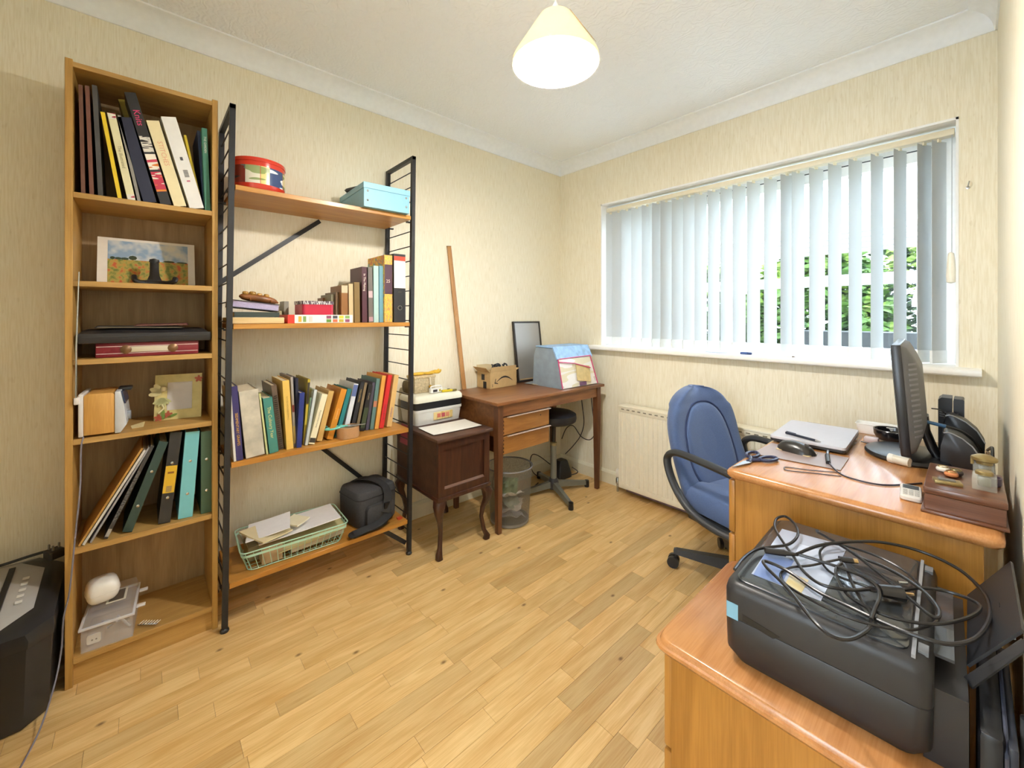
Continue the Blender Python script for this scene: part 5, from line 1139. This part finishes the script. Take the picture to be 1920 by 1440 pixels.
# laptop, pen, sheet, mouse
lt = thing('laptop', 'closed silver laptop on the pine desk', 'laptop', M=T((-.381, 1.848, PZ + .0005)) @ RZ(2))
LG = flat('BDBBC2', .4, var=.02)
loft('laptop_base', [[(x * s, y * s, z) for x, y in rrect(.216, .318, .012)] for z, s in ((.003, .96), (.006, 1), (.014, 1))], flat('2B2A2C', .4), lt, local=True)
loft('laptop_lid', [[(x * s, y * s, z) for x, y in rrect(.216, .318, .012)] for z, s in ((.0145, 1), (.022, 1), (.0235, .992))], LG, lt, local=True)
for sx in (-1, 1):
    for sy in (-1, 1): lathe('rubber_foot', [(.006, 0), (.006, .004)], BLK, lt, c=(sx * .085, sy * .135, 0), n=8, local=True)
a, b = P(1473.7, 811, z=PZ + .0286), P(1539.4, 828.5, z=PZ + .0286)
pn = thing('pen', 'dark blue ballpoint pen lying on the laptop', 'pen', (a + b) / 2 - Vector((0, 0, .005))); d = (b - a)
tube('pen_barrel', [a, a + d * .86], .0042, flat('232838', .3), pn, n=10); tube('pen_tip', [a + d * .86, b], [.0042, .0009], flat('8E8A86', .3), pn, n=10); tube('pen_clip', [a + d * .02 + Vector((0, 0, .006)), a + d * .3 + Vector((0, 0, .0055))], .0012, flat('3A4258', .3), pn, n=5)
sheet('mouse_mat', 'thin grey mouse mat sheet under the computer mouse', [(-.478, 1.487, PZ + .0018), (-.252, 1.515, PZ + .0018), (-.256, 1.668, PZ + .0018), (-.47, 1.66, PZ + .0018)], flat('9C8A86', .35), 'mat')
ms = thing('computer_mouse', 'black and dark grey computer mouse on the mat', 'mouse', M=T((-.385, 1.615, PZ + .0022)) @ RZ(-10))
MK = flat('2A2724', .3)
rings = []
for k in range(9):
    t = k / 8; x = -.056 + .112 * t; w = .031 * math.sqrt(max(.04, 1 - (2 * t - 1) ** 4)); h = .034 * (math.sin(math.pi * (.15 + .75 * t)) ** .8) * (1 if 0 < k < 8 else .5)
    rings.append([(x, w * math.cos(a), .001 + max(0, h * math.sin(a))) for a in [math.pi * j / 8 for j in range(9)]])
loft('mouse_shell', rings, MK, ms, local=True)
box('mouse_skirt', (-.05, .05), (-.029, .029), (0, .003), flat('C9B48A', .4), ms, local=True, bev=.001)
tube('scroll_wheel', [(.03, -.003, .026), (.03, .003, .026)], .007, flat('55504A', .4), ms, n=12, local=True)
def D3(x, y, z=PZ): return P(1360 + x / 3.4286, 620 + y / 3.4286, z=z)
tube('mouse_cable', spline([D3(655, 790, PZ + .012), D3(668, 850, PZ + .008), D3(740, 920, PZ + .003), D3(850, 960, PZ + .003), D3(1000, 990, PZ + .003), D3(1150, 990, PZ + .003), D3(1262, 980, PZ + .003)], 8), .0022, flat('2A1E20', .4), None, n=6, label='dark cable curving across the pine desk to the inkstand', cat='cable')
pgm = thing('cable_plug', 'small black and silver plug end beside the laptop corner', 'plug', D3(660, 820, PZ))
tube('plug_body', [D3(662, 850, PZ + .007), D3(655, 800, PZ + .007)], .0062, BLK, pgm, n=10); tube('plug_tip', [D3(655, 800, PZ + .007), D3(660, 775, PZ + .008)], .0045, CHROME, pgm, n=10)
tube('laptop_lead', spline([D3(872, 712, PZ + .004), D3(940, 728, PZ + .004), D3(1005, 752, PZ + .004)], 6), .0024, flat('2A2020', .4), None, n=6, label='short dark lead from the laptop towards the monitor base', cat='cable')
scissors('scissors with navy blue handles at the edge of the pine desk', T(P(1408, 866, z=PZ) + Vector((0, 0, .001))) @ RZ(-100), '2B3152', 1.15)
hw = D3(380, 885, PZ + .002); 
tube('bent_wire', spline([D3(740, 912, PZ + .002), D3(560, 898, PZ + .002), D3(400, 878, PZ + .002), D3(378, 884, PZ + .002), D3(400, 898, PZ + .002), D3(560, 915, PZ + .002), D3(745, 936, PZ + .002)], 5), .0013, flat('3A3230', .4), None, n=5, label='bent hairpin shaped wire lying on the pine desk', cat='wire')
# monitor
mo = thing('computer_monitor', 'black flat monitor seen edge on, standing on the pine desk', 'monitor', M=T((-.140, 1.835, PZ + .0005)) @ RZ(3))
MB = flat('1C1B1E', .3); MBK = mat('ribbed_grey_back', rgb('5E5D5F'), .45, 0, .05)
Mt = T((0, 0, .212)) @ RY(-4)
box('bezel', (-.014, .008), (-.235, .235), (-.158, .158), MB, mo, M=Mt, bev=.003, local=True)
box('screen', (-.0155, -.0138), (-.222, .222), (-.138, .145), flat('0E0F12', .12), mo, M=Mt, local=True)
bk_ = loft('back_shell', [[(x, y * s, z * s2) for y, z in rrect(.465, .31, .03)] for x, s, s2 in ((.008, 1, 1), (.018, .97, .96), (.034, .8, .72), (.045, .62, .5))], MBK, mo, M=Mt, local=True)
for k in range(15): box('vent_rib', (-.001, .0012), (0, .043), (-.105 + k * .0145, -.099 + k * .0145), flat('77777C', .4), bk_, M=Mt @ T((.0182, -.2250, 0)) @ RZ(-22), local=True)
loft('stand_neck', [[(.03 + o + x, y, z) for x, y in rrect(.024, .07, .01)] for z, o in ((.015, .045), (.04, .032), (.09, .016), (.14, .012))], MB, mo, local=True)
loft('stand_base', [[(.01 + .11 * s * math.cos(a), .125 * s * math.sin(a), z) for a in [2 * math.pi * k / 32 for k in range(32)]] for z, s in ((0, .97), (.006, 1), (.014, .97), (.018, .85))], MB, mo, local=True)
va_ = thing('video_cable', 'blue ended black video cable behind the monitor', 'cable', (-.07, 1.9, PZ))
cs0 = Vector((-.098, 1.80, .868)); tube('blue_connector', [cs0, cs0 + Vector((.05, .0, -.008))], .0085, flat('3E6E9A', .35), va_, n=10, flatten=.6)
tube('cable', spline([cs0 + Vector((.05, 0, -.008)), cs0 + Vector((.085, .01, -.02)), cs0 + Vector((.115, .04, -.06)), cs0 + Vector((.135, .1, -.14)), cs0 + Vector((.135, .14, -.18))], 6), .0036, BLK, va_, n=7)
tube('thin_lead', spline([(-.08, 1.86, .90), (-.06, 1.93, .885), (-.045, 2.0, .84), (-.055, 2.02, .79), (-.06, 2.03, .745)], 6), .002, BLK, None, n=6, label='thin black lead looping from monitor back to the desk', cat='cable')
# bowl, tub, cylinder, pale gadget
bo = thing('black_bowl', 'small glossy black bowl behind the monitor edge', 'bowl', (-.175, 2.0, PZ))
lathe('bowl', [(.025, .0005), (.045, .006), (.054, .024), (.055, .04), (.051, .04), (.049, .024), (.04, .01), (.001, .008)], flat('1A191B', .15), bo, c=(-.185, 2.02, PZ), n=28); tube('bowl_rim', [Vector((-.185, 2.02, PZ + .04)) + Vector((.053 * math.cos(a), .053 * math.sin(a), 0)) for a in [2 * math.pi * k / 28 for k in range(28)]], .0025, flat('2A292B', .2), bo, n=6, closed=True)
pt = thing('plastic_tub', 'translucent white plastic tub at the far end of the pine desk', 'tub', (-.2, 2.1, PZ))
TUB = glassy('frosted_tub', (.92, .92, .9), .6, .3); c0 = Vector((-.24, 2.1, PZ + .0005))
loft('tub', [[c0 + Vector((x * s, y * s, z)) for x, y in rrect(.115, .066, .012)] for z, s in ((0, .9), (.001, .92), (.036, 1.0), (.036, .97), (.003, .89))], TUB, pt); tube('tub_rim', [c0 + Vector((x * 1.02, y * 1.02, .036)) for x, y in rrect(.115, .066, .012)], .002, TUB, pt, n=5, closed=True)
a = Vector((-.172, 1.716, PZ + .0135)); b = Vector((-.114, 1.722, PZ + .0135)); gc = thing('white_canister', 'small white film canister lying before the monitor base', 'canister', (-.143, 1.71, PZ))
a, b = P(1667, 858, z=PZ + .0135), P(1706, 868, z=PZ + .0135); d = b - a
tube('canister_body', [a + d * .25, b], .0132, flat('CFC8B8', .4), gc, n=18); tube('canister_cap', [a, a + d * .25], .0138, flat('E0DCD0', .4), gc, n=18)
gd = box('pale_gadget', (-.255, -.215), (1.925, 1.955), (PZ + .0005, PZ + .02), flat('C9B4B0', .35), None, bev=.005, label='small pale pink gadget left of the black bowl', cat='gadget')
# routers
for i, (x0_, x1_, y0_, y1_, h, lab) in enumerate(((-.072, -.040, 2.02, 2.11, .176, 'tall black router with rounded corner behind the speakers'), (-.037, -.012, 2.03, 2.11, .174, 'slim black network box beside the tall router'))):
    r = thing('router', lab, 'router', ((x0_ + x1_) / 2, 2.06, PZ))
    prism('router_case', [(x0_, PZ + .0005), (x1_, PZ + .0005), (x1_, PZ + h - (0 if i == 0 else .004)), (x1_ - .003, PZ + h), (x0_ + (.008 if i == 0 else .002), PZ + h), (x0_, PZ + h - .008)], 'y', y0_, y1_, flat('232225', .35), r)
    for k in range(3 if i == 0 else 1): box('printed_line', (x0_ + .003, x0_ + (.02 if i == 0 else .012)), (y0_ - .0006, y0_), (PZ + h - .05 - k * .007, PZ + h - .048 - k * .007), flat('8A8A8E', .4), r)
    box('base_foot', (x0_ - .001, x1_ + .001), (y0_ - .001, y1_ + .001), (PZ + .0002, PZ + .006), BLK, r)
# speakers
def speaker(label, x0, x1, y0, y1, h, col):
    s = thing('desk_speaker', label, 'speaker', ((x0 + x1) / 2, (y0 + y1) / 2, PZ), group='desk speakers')
    w = x1 - x0
    prof = [(x0, PZ + .0008), (x1, PZ + .0008), (x1 + .002, PZ + h * .45), (x0 + w * .85, PZ + h * .7), (x0 + w * .6, PZ + h * .88), (x0 + w * .35, PZ + h * .98), (x0 + w * .22, PZ + h), (x0 + w * .12, PZ + h * .97), (x0 + w * .05, PZ + h * .6)]
    prism('cabinet', prof, 'y', y0, y1, flat(col, .35), s, bev=.003)
    prism('grille', [(x0 + w * .02, PZ + h * .12), (x0 + w * .10, PZ + h * .9), (x0 + w * .08, PZ + h * .9), (x0 - w * .0, PZ + h * .12)], 'y', y0 + .008, y1 - .008, flat('18181A', .7), s)
    tube('edge_trim', [(a_, y0 - .0005, b_) for a_, b_ in prof[2:8]], .0018, flat('A9A9AC', .3), s, n=5)
    box('base_pad', (x0 + .006, x1 - .006), (y0 + .006, y1 - .006), (PZ + .0002, PZ + .0015), BLK, s)
speaker('near dark grey wedge speaker beside the inkstand', -.062, .018, 1.775, 1.86, .108, '3A393B')
speaker('far black wedge speaker before the tall router', -.064, .03, 1.925, 2.0, .135, '1E1D20')
tube('speaker_lead', spline([(.040, 2.1, .745), (.045, 2.02, .77), (.046, 1.92, .79), (.044, 1.8, .775), (.044, 1.7, .75), (.04, 1.6, .745)], 7), .004, BLK, None, n=7, label='black lead running along the right wall behind the speakers', cat='cable')
# calculator phone
ph = thing('mobile_phone', 'white mobile phone with keypad lying left of the inkstand', 'phone', M=T((-.099, 1.437, PZ + .0006)) @ RZ(4))
loft('phone_body', [[(x * s, y * s, z) for x, y in rrect(.040, .10, .009)] for z, s in ((0, .93), (.003, 1), (.010, 1), (.013, .93))], flat('DAD6D0', .35), ph, local=True)
box('phone_screen', (-.015, .015), (.012, .042), (.0128, .0136), flat('5A6168', .2), ph, local=True)
for i in range(3):
    for j in range(4): box('key', (-.014 + i * .0105, -.006 + i * .0105), (-.04 + j * .0115, -.033 + j * .0115), (.0128, .014), flat('B9B6B2', .4), ph, local=True)
# inkstand
ik = thing('inkstand', 'dark wooden inkstand box with glass inkwells at the right wall', 'inkstand', (-.01, 1.45, PZ)); MAH = wood('inkstand_wood', rgb('6E4630'), rgb('54321F'), 'X', .3, 1.3, coat=.2)
kx0, kx1, ky0, ky1 = -.07, .052, 1.345, 1.57
box('base_board', (kx0 - .006, kx1 + .004), (ky0 - .008, ky1 + .004), (PZ + .0005, PZ + .008), MAH, ik, bev=.002); box('drawer_case', (kx0, kx1), (ky0, ky1), (PZ + .008, PZ + .044), MAH, ik, bev=.001, seg=1); box('tray_top', (kx0 - .002, kx1 + .002), (ky0 - .003, ky1 + .002), (PZ + .0445, PZ + .06), MAH, ik, bev=.003)
bz = PZ + .06
IG = glassy('ink_glass', (.85, .83, .7), .2, .03); BRASS = mat('tarnished_brass', rgb('9A8658'), .35, .7, .15)
for i, (x, y, lid) in enumerate(((.022, 1.415, 0), (.024, 1.515, 1))):
    w = thing('inkwell', ('square glass inkwell without lid on the inkstand', 'square glass inkwell with round metal lid on the inkstand')[i], 'inkwell', (x, y, bz))
    box('glass_block', (x - .019, x + .019), (y - .019, y + .019), (bz + .0005, bz + .034), IG, w, bev=.003); box('ink_well', (x - .010, x + .010), (y - .010, y + .010), (bz + .008, bz + .030), flat('5E5A46', .2), w, bev=.002)
    lathe('collar', [(.014, .034), (.014, .04), (.012, .042)], BRASS, w, c=(x, y, bz), n=18)
    if lid:
        lathe('lid', [(.02, .042), (.022, .044), (.022, .05), (.012, .056), (.001, .057)], BRASS, w, c=(x, y, bz), n=22); tube('hinge', [(x - .02, y - .003, bz + .03), (x - .02, y + .003, bz + .048)], .003, BRASS, w, n=8)
for i, (x, y, c, lab) in enumerate(((-.045, 1.50, 'D9D2C8', 'pale shell shaped trinket on the inkstand'), (-.03, 1.465, 'C27A4A', 'orange painted trinket on the inkstand'), (-.022, 1.49, '3A3230', 'dark round trinket on the inkstand'))):
    o = thing('trinket', lab, 'trinket', (x, y, bz)); loft('trinket_body', [[(x + p[0], y + p[1], bz + .0006 + p[2]) for p in r] for r in pillow(.026, .034, .013, 12, 6, .9)], flat(c, .35), o); tube('trinket_ring', [(x + .009 * math.cos(a), y + .009 * math.sin(a), bz + .0135) for a in [2 * math.pi * k / 14 for k in range(14)]], .0012, BRASS, o, n=5, closed=True)
nc = thing('name_plate', 'small brass stamp block lying at the front of the inkstand', 'stamp', (-.035, 1.4, bz)); box('block', (-.058, -.012), (1.385, 1.415), (bz + .0005, bz + .008), BRASS, nc, bev=.001, M=T((-.035, 1.4, 0)) @ RZ(12) @ T((.035, -1.4, 0))); box('stamp_face', (-.05, -.022), (1.393, 1.407), (bz + .008, bz + .0105), flat('6A645A', .4), nc, M=T((-.035, 1.4, 0)) @ RZ(12) @ T((.035, -1.4, 0)))
lathe('pill_cup', [(.014, .0006), (.016, .004), (.017, .02), (.014, .02), (.013, .006), (.001, .005)], flat('4A3A4A', .3), None, c=(.034, 1.463, bz), n=18, label='tiny dark purple cup at the right edge of the inkstand', cat='cup')

# ================================================================ OFFICE CHAIR
HUB = Vector((-.664, 1.985, 0)); CA = -17
ch = thing('office_chair', 'blue upholstered office chair with looped black armrests', 'chair', M=T(HUB) @ RZ(CA))
def blue_cloth():
    m = mat('blue_chair_cloth', rgb('4C618B'), .85, 0, .10, 260, bump=.25, bscale=500, sheen=.25); return m
BC = blue_cloth(); CP = flat('2E2F31', .45)
def back_w(t): return .228 * (1 - .06 * t) * (1 if t < .5 else max(.03, 1 - ((t - .5) / .5) ** 2.8) ** .5)
def back_x(t): return -.165 - .13 * t - .03 * math.sin(math.pi * t)
def back_th(t): return .05 if t < .86 else .05 * max(.06, 1 - ((t - .86) / .14) ** 2) ** .5
def back_front(y, t):
    """x of the padded front surface"""
    f = min(1, abs(y) / back_w(t)); c = math.sqrt(max(0, 1 - min(1, f ** (1 / .55)) ** 2))
    return back_x(t) + back_th(t) * c ** .75 + .055 * f * f * (1 if t < .8 else .8)
def backpad():
    rings = []; N = 36
    for i in range(30):
        t = math.sin(math.pi / 2 * i / 29); w, xo, th = back_w(t), back_x(t), back_th(t); ring = []
        for k in range(N):
            a = 2 * math.pi * k / N; cx_ = math.copysign(abs(math.cos(a)) ** .75, math.cos(a)); sy = math.copysign(abs(math.sin(a)) ** .55, math.sin(a))
            ring.append((xo + th * cx_ + .055 * (sy * sy) * (1 if t < .8 else .8), w * sy, .37 + .475 * t))
        rings.append(ring)
    return rings
loft('backrest', backpad(), BC, ch, local=True)
# raised inner panel of the backrest with its piping
def outline(s, n=36):
    out = []
    for k in range(n):
        a = 2 * math.pi * k / n; out.append((.148 * s * math.copysign(abs(math.cos(a)) ** .8, math.cos(a)) * (1 - .12 * math.sin(a)), .44 + .40 * s * math.copysign(abs(math.sin(a)) ** .8, math.sin(a))))
    return out
def on_back(y, t, lift): return (back_front(y, t) + lift, y, .37 + .475 * t)
loft('back_panel_pad', [[on_back(y, t, lift) for y, t in outline(s)] for s, lift in ((1.0, -.006), (.985, .004), (.94, .010), (.8, .014), (.5, .015), (.15, .015), (.02, .015))], BC, ch, local=True)
tube('piping', [on_back(y, t, .001) for y, t in outline(1.03)], .0042, flat('26345A', .8), ch, n=6, closed=True, local=True)
def seatpad():
    rings = []
    for z, s in ((.335, .9), (.345, .97), (.38, 1.0), (.405, .97), (.418, .9), (.424, .72), (.422, .4)):
        rings.append([(.02 + x * s, y * s, z + (.012 if abs(y) > .17 and z > .4 else 0) + (-.012 if x > .2 else 0)) for x, y in rrect(.48, .47, .13, 5)])
    return rings
loft('seat', seatpad(), BC, ch, local=True)
tube('seat_piping', [(.02 + x * .74, y * .74, .4245) for x, y in rrect(.48, .47, .13, 5)], .0035, flat('2C3A5C', .8), ch, n=6, closed=True, local=True)
for sgn in (-1, 1):
    y = .262 * sgn
    pts = spline([(.17, y, .572), (.06, y, .580), (-.10, y, .585), (-.165, y, .575), (-.195, y, .545), (-.19, y, .50), (-.16, y, .44), (-.11, y, .385), (-.04, y, .345), (.06, y * .97, .325), (.14, y * .9, .32)], 5)
    tube('armrest', pts, .019, CP, ch, n=10, local=True, flatten=.8)
    tube('armrest_front', spline([(.17, y, .572), (.21, y, .565), (.23, y, .54), (.22, y, .45), (.18, y * .97, .36), (.14, y * .92, .32)], 5), .018, CP, ch, n=10, local=True)
box('seat_plate', (-.1, .14), (-.24, .24), (.305, .334), CP, ch, local=True, bev=.006)
lathe('gas_column', [(.028, .085), (.028, .2), (.018, .205), (.018, .305)], flat('222224', .3), ch, n=18, local=True)
lathe('base_hub', [(.03, .05), (.045, .06), (.045, .1), (.03, .115)], CP, ch, n=20, local=True)
for k in range(5):
    a = R(199.5 + 72 * k - CA); d = Vector((math.cos(a), math.sin(a), 0)); s = d.cross(Vector((0, 0, 1)))
    loft('base_leg', [[d * f + s * w + Vector((0, 0, zb)), d * f - s * w + Vector((0, 0, zb)), d * f - s * w * .7 + Vector((0, 0, zt_)), d * f + s * w * .7 + Vector((0, 0, zt_))] for f, w, zb, zt_ in ((.03, .026, .055, .108), (.2, .02, .062, .093), (.285, .016, .066, .088), (.297, .014, .068, .084))], CP, ch, local=True, smooth=False)
    c = d * .287
    cst = tube('castor_stem', [c + Vector((0, 0, .05)), c + Vector((0, 0, .075))], .008, CP, ch, n=8, local=True)
    for q in (-1, 1):
        m_ = c + s * .014 * q + d * .012
        tube('castor_wheel', [m_ + Vector((0, 0, .0262)) - s * .009 * q, m_ + Vector((0, 0, .0262)) + s * .009 * q], .026, flat('1C1C1E', .35), cst, n=20, local=True)

# ================================================================ PINE CABINET, PRINTER, CABLES
NZ = .50
nc_ = thing('pine_cabinet', 'low varnished pine drawer cabinet in the right foreground', 'cabinet', (-.22, 1.04, 0))
nx0, nx1, ny0, ny1 = -.462, .0, .818, 1.268
def cab_top(x0, x1, y0, y1, z0, z1):
    rings = []
    for z, i in ((z0, .012), (z0 + .004, .006), (z0 + .012, 0), (z0 + .018, .001), (z0 + .0195, .006), (z0 + .0245, .0075), (z1 - .002, .0095), (z1, .012)):
        rings.append([((x0 + x1) / 2 + x, (y0 + y1) / 2 + y, z) for x, y in rrect(x1 - x0 - 2 * i, y1 - y0 - 2 * i, .03)])
    return loft('cabinet_top', rings, PINET, nc_)
cab_top(nx0, nx1, ny0, ny1, NZ - .03, NZ)
box('side_panel', (nx0 + .037, nx1 - .01), (ny0 + .02, ny0 + .038), (0, NZ - .03), PINE, nc_); box('side_panel', (nx0 + .037, nx1 - .01), (ny1 - .038, ny1 - .02), (0, NZ - .03), PINE, nc_)
box('back_panel', (nx1 - .02, nx1 - .012), (ny0 + .038, ny1 - .038), (.02, NZ - .03), PINE, nc_); box('kickboard', (nx0 + .05, nx0 + .065), (ny0 + .038, ny1 - .038), (0, .05), PINE, nc_)
for za, zb in ((.055, .255), (.262, .462)):
    d = box('drawer', (nx0 + .018, nx0 + .036), (ny0 + .024, ny1 - .024), (za, zb), PINE, nc_, bev=.004)
    lathe('drawer_knob', [(.006, 0), (.006, .012), (.016, .018), (.017, .026), (.01, .031), (.001, .032)], PINE, d, M=T((nx0 + .018, (ny0 + ny1) / 2, (za + zb) / 2)) @ RY(-90), n=16)
# printer: faces left, its side towards the camera
PRB = flat('2B2A2C', .42); PRT = mat('printer_top_black', rgb('34383D'), .26, 0, .05, 30, coat=.5, spec=.8)
pxx, pyy, pw, pl, ph_ = -.190, 1.072, .298, .388, .136
pr2 = thing('printer', 'black all in one inkjet printer on the pine cabinet', 'printer', M=T((pxx, pyy, NZ + .0006)) @ RZ(1.5) @ Matrix.Diagonal((1, 1, 1.18, 1)))
def slab2(nm, zs, m, par, w=pw, l=pl, r=.022, ox=0): return loft(nm, [[(ox + x, y, z) for x, y in rrect(w - 2 * i, l - 2 * i, r)] for z, i in zs], m, par, local=True)
slab2('lower_body', ((.0, .016), (.006, .012), (.02, .002), (.075, 0), (.076, .0008)), PRB, pr2); slab2('upper_body', ((.0768, .0008), (.0775, 0), (.118, 0), (.128, .003), (.133, .010), (.134, .014)), PRB, pr2)
slab2('scanner_lid', ((.134, 0), (.1365, .0), (.138, .003)), PRT, pr2, pw - .045, pl - .034, .02, -.006)
box('lid_hinge_strip', (pw / 2 - .025, pw / 2 - .020), (-pl / 2 + .012, pl / 2 - .012), (.1335, .1378), flat('8E9096', .3), pr2, local=True)
for y in (-.15, .15): box('hinge_block', (pw / 2 - .018, pw / 2 - .006), (y - .012, y + .012), (.132, .137), flat('77797E', .35), pr2, local=True)
box('blue_sticker', (-pw / 2 + .007, -pw / 2 + .028), (-pl / 2 - .0008, -pl / 2 + .0001), (.075, .101), flat('7FB2CE', .4), pr2, local=True)
prism('side_recess', [(-pw / 2 + .036, .08), (-pw / 2 + .088, .074), (-pw / 2 + .10, .082), (-pw / 2 + .036, .09)], 'y', -pl / 2 - .0007, -pl / 2 + .001, flat('111112', .4), pr2, local=True)
box('rear_flap', (pw / 2 - .008, pw / 2 + .022), (-.12, .12), (.118, .122), PRT, pr2, local=True)
box('rear_casing', (pw / 2 - .012, pw / 2 + .036), (-.165, .16), (.0, .098), PRB, pr2, local=True)
# paper rest leaning back to the wall
quad('paper_rest', [(.0, .985, .628), (.0, 1.235, .628), (.056, 1.25, .715), (.056, .99, .715)], flat('222328', .4), pr2, .004)
quad('paper_rest_side', [(-.004, .975, .615), (.054, .985, .705), (.06, .975, .70), (.004, .965, .608)], PRB, pr2, .004)
for k, (ya, yb_) in enumerate(((1.0, 1.1), (1.13, 1.22))): tube('rest_line', [(.0465, ya, .693), (.0465, yb_, .693)], .0012, flat('A9ABB2', .3), pr2, n=5)
box('rest_slot', (.034, .05), (1.1, 1.115), (.676, .69), flat('0E0E10'), pr2)
# leaflet
ZL = NZ + .1636
def Z4(x, y, z=ZL): return P(1350 + x / 2.88, 940 + y / 2.88, z=z)
lf = thing('printed_leaflet', 'pale blue printed leaflet lying on the printer lid under the cables', 'leaflet', Z4(430, 330))
quad('leaflet_sheet', [Z4(335, 150), Z4(690, 245), Z4(545, 540), Z4(170, 392)], flat('AEB6CC', .25), lf, .0008)
quad('printed_panel', [Z4(250, 270, ZL + .0011), Z4(400, 320, ZL + .0011), Z4(330, 450, ZL + .0011), Z4(180, 395, ZL + .0011)], flat('6A7FB4', .3), lf, .0003)
quad('printed_panel', [Z4(380, 390, ZL + .0011), Z4(480, 425, ZL + .0011), Z4(440, 495, ZL + .0011), Z4(345, 460, ZL + .0011)], flat('C9B98A', .3), lf, .0003)
quad('printed_panel', [Z4(430, 230, ZL + .0011), Z4(560, 268, ZL + .0011), Z4(540, 310, ZL + .0011), Z4(410, 275, ZL + .0011)], flat('C3CBE0', .3), lf, .0003)
CK = flat('1F1C1C', .3)
def ZC_(pts, amp=.006, base=.007, seed=0):
    out = []
    for i, (x, y) in enumerate(pts):
        h = base + amp * (1 + math.sin(i * .8 + seed)) * .8; out.append(P(1430 + x / 4.364, 960 + y / 4.364, z=ZL + h))
    return out
pl1 = thing('power_lead', 'thick black power lead coiled on the printer with two pin plug', 'cable', ZC_([(900, 600)])[0])
tube('lead', spline(ZC_([(280, 345), (480, 270), (760, 242), (1000, 252), (1300, 325), (1600, 465), (1790, 640), (1860, 800), (1820, 950), (1700, 1055), (1500, 1078), (1250, 1010), (1000, 912), (700, 770), (450, 650), (200, 480), (20, 402), (30, 450), (200, 620), (400, 870), (550, 1005), (700, 1042), (830, 985), (890, 905), (870, 800), (760, 720)], .007, .008), 8), .0032, CK, pl1, n=8)
tube('lead', spline(ZC_([(870, 632), (700, 637), (480, 592), (340, 490), (250, 360), (170, 250), (100, 130), (115, 55), (190, 38), (270, 110), (285, 195), (210, 265), (60, 288), (-60, 310), (-160, 380), (-230, 470)], .006, .008, 1), 8), .0030, CK, pl1, n=8)
def cpart(par, nm, a, b, r, m, z=.014, n=10, fl=.75): return tube(nm, [P(1430 + a[0] / 4.364, 960 + a[1] / 4.364, z=ZL + z), P(1430 + b[0] / 4.364, 960 + b[1] / 4.364, z=ZL + z)], r, m, par, n=n, flatten=fl)
cpart(pl1, 'plug_sleeve', (870, 632), (960, 638), [.005, .008], CK); cpart(pl1, 'plug_body', (955, 640), (1140, 668), [.013, .0165], CK, .015)
cpart(pl1, 'plug_pin', (1110, 575), (1185, 582), .0024, CHROME, .019, 8, 1); cpart(pl1, 'plug_pin', (1150, 665), (1235, 675), .0024, mat('brass_pin', rgb('C9A87A'), .3, .8), .012, 8, 1)
cpart(pl1, 'appliance_connector', (20, 315), (180, 335), [.008, .009], CK, .012); cpart(pl1, 'connector_sleeve', (180, 335), (290, 350), [.0075, .0035], CK, .012)
pl2 = thing('usb_lead', 'thinner black data lead coiled on the printer with metal square plug', 'cable', ZC_([(700, 390)])[0])
tube('lead', spline(ZC_([(640, 385), (520, 410), (380, 440), (230, 455), (150, 500), (170, 570), (300, 665), (650, 842), (950, 935), (1200, 965), (1390, 920), (1440, 850), (1390, 750), (1220, 530), (1000, 390), (760, 300), (570, 262), (475, 310), (480, 400), (540, 480), (650, 540), (860, 612)], .005, .005, 2), 8), .0024, CK, pl2, n=7)
cpart(pl2, 'plug_body', (630, 385), (735, 398), .0075, CK, .011); cpart(pl2, 'metal_shell', (735, 398), (775, 404), .006, mat('usb_gold', rgb('B99A6A'), .3, .8), .011)
pl3 = thing('mains_lead', 'medium black mains lead looped over the printer and paper rest', 'cable', ZC_([(1300, 640)])[0])
tube('lead', spline(ZC_([(455, 165), (620, 262), (760, 350), (950, 500), (1180, 690), (1400, 860), (1440, 800), (1330, 660), (1130, 520), (950, 430), (800, 370), (640, 270)], .008, .012, 3), 8), .0030, CK, pl3, n=8)
tube('lead', spline(ZC_([(1150, 640), (1300, 622), (1500, 648), (1700, 715), (1782, 780), (1700, 855), (1500, 910), (1300, 912), (1050, 862), (850, 780), (700, 680), (620, 560), (600, 470), (650, 420), (690, 480), (740, 600), (820, 740), (890, 830)], .006, .010, 4), 8), .0028, CK, pl3, n=8)
tube('lead', spline(ZC_([(300, 350), (480, 405), (650, 460), (820, 530), (930, 610), (955, 700), (920, 790), (890, 880)], .005, .016, 5), 8), .003, CK, pl3, n=8)
lathe('lead_tag', [(.004, 0), (.004, .012)], flat('2A2A2C', .4), pl3, M=T(ZC_([(455, 165)])[0]) @ RX(60), n=8)
# things squeezed between cabinet and wall
cs_ = thing('laptop_case', 'black slim case standing between the printer cabinet and the wall', 'case', (.03, 1.0, 0))
box('case_shell', (.008, .034), (.90, 1.19), (.002, .592), flat('1A1B20', .4), cs_, bev=.008); box('case_lid', (.036, .046), (.905, 1.17), (.002, .585), flat('2B2F3C', .35), cs_, bev=.003)
tube('case_edge', [(.035, .902, .01), (.035, .902, .57), (.035, .93, .588), (.035, 1.16, .588)], .0025, flat('45495A', .4), cs_, n=6)
rl = thing('rolled_mat', 'dark grey rolled tube leaning in the gap at the right wall', 'tube', (.06, .95, 0))
tube('roll', [(.06, .945, .003), (.06, .965, .60)], .0105, flat('4A4A4C', .6), rl, n=14); tube('roll_end', [(.06, .965, .60), (.06, .966, .606)], [.0108, .004], flat('2E2E30', .5), rl, n=14)
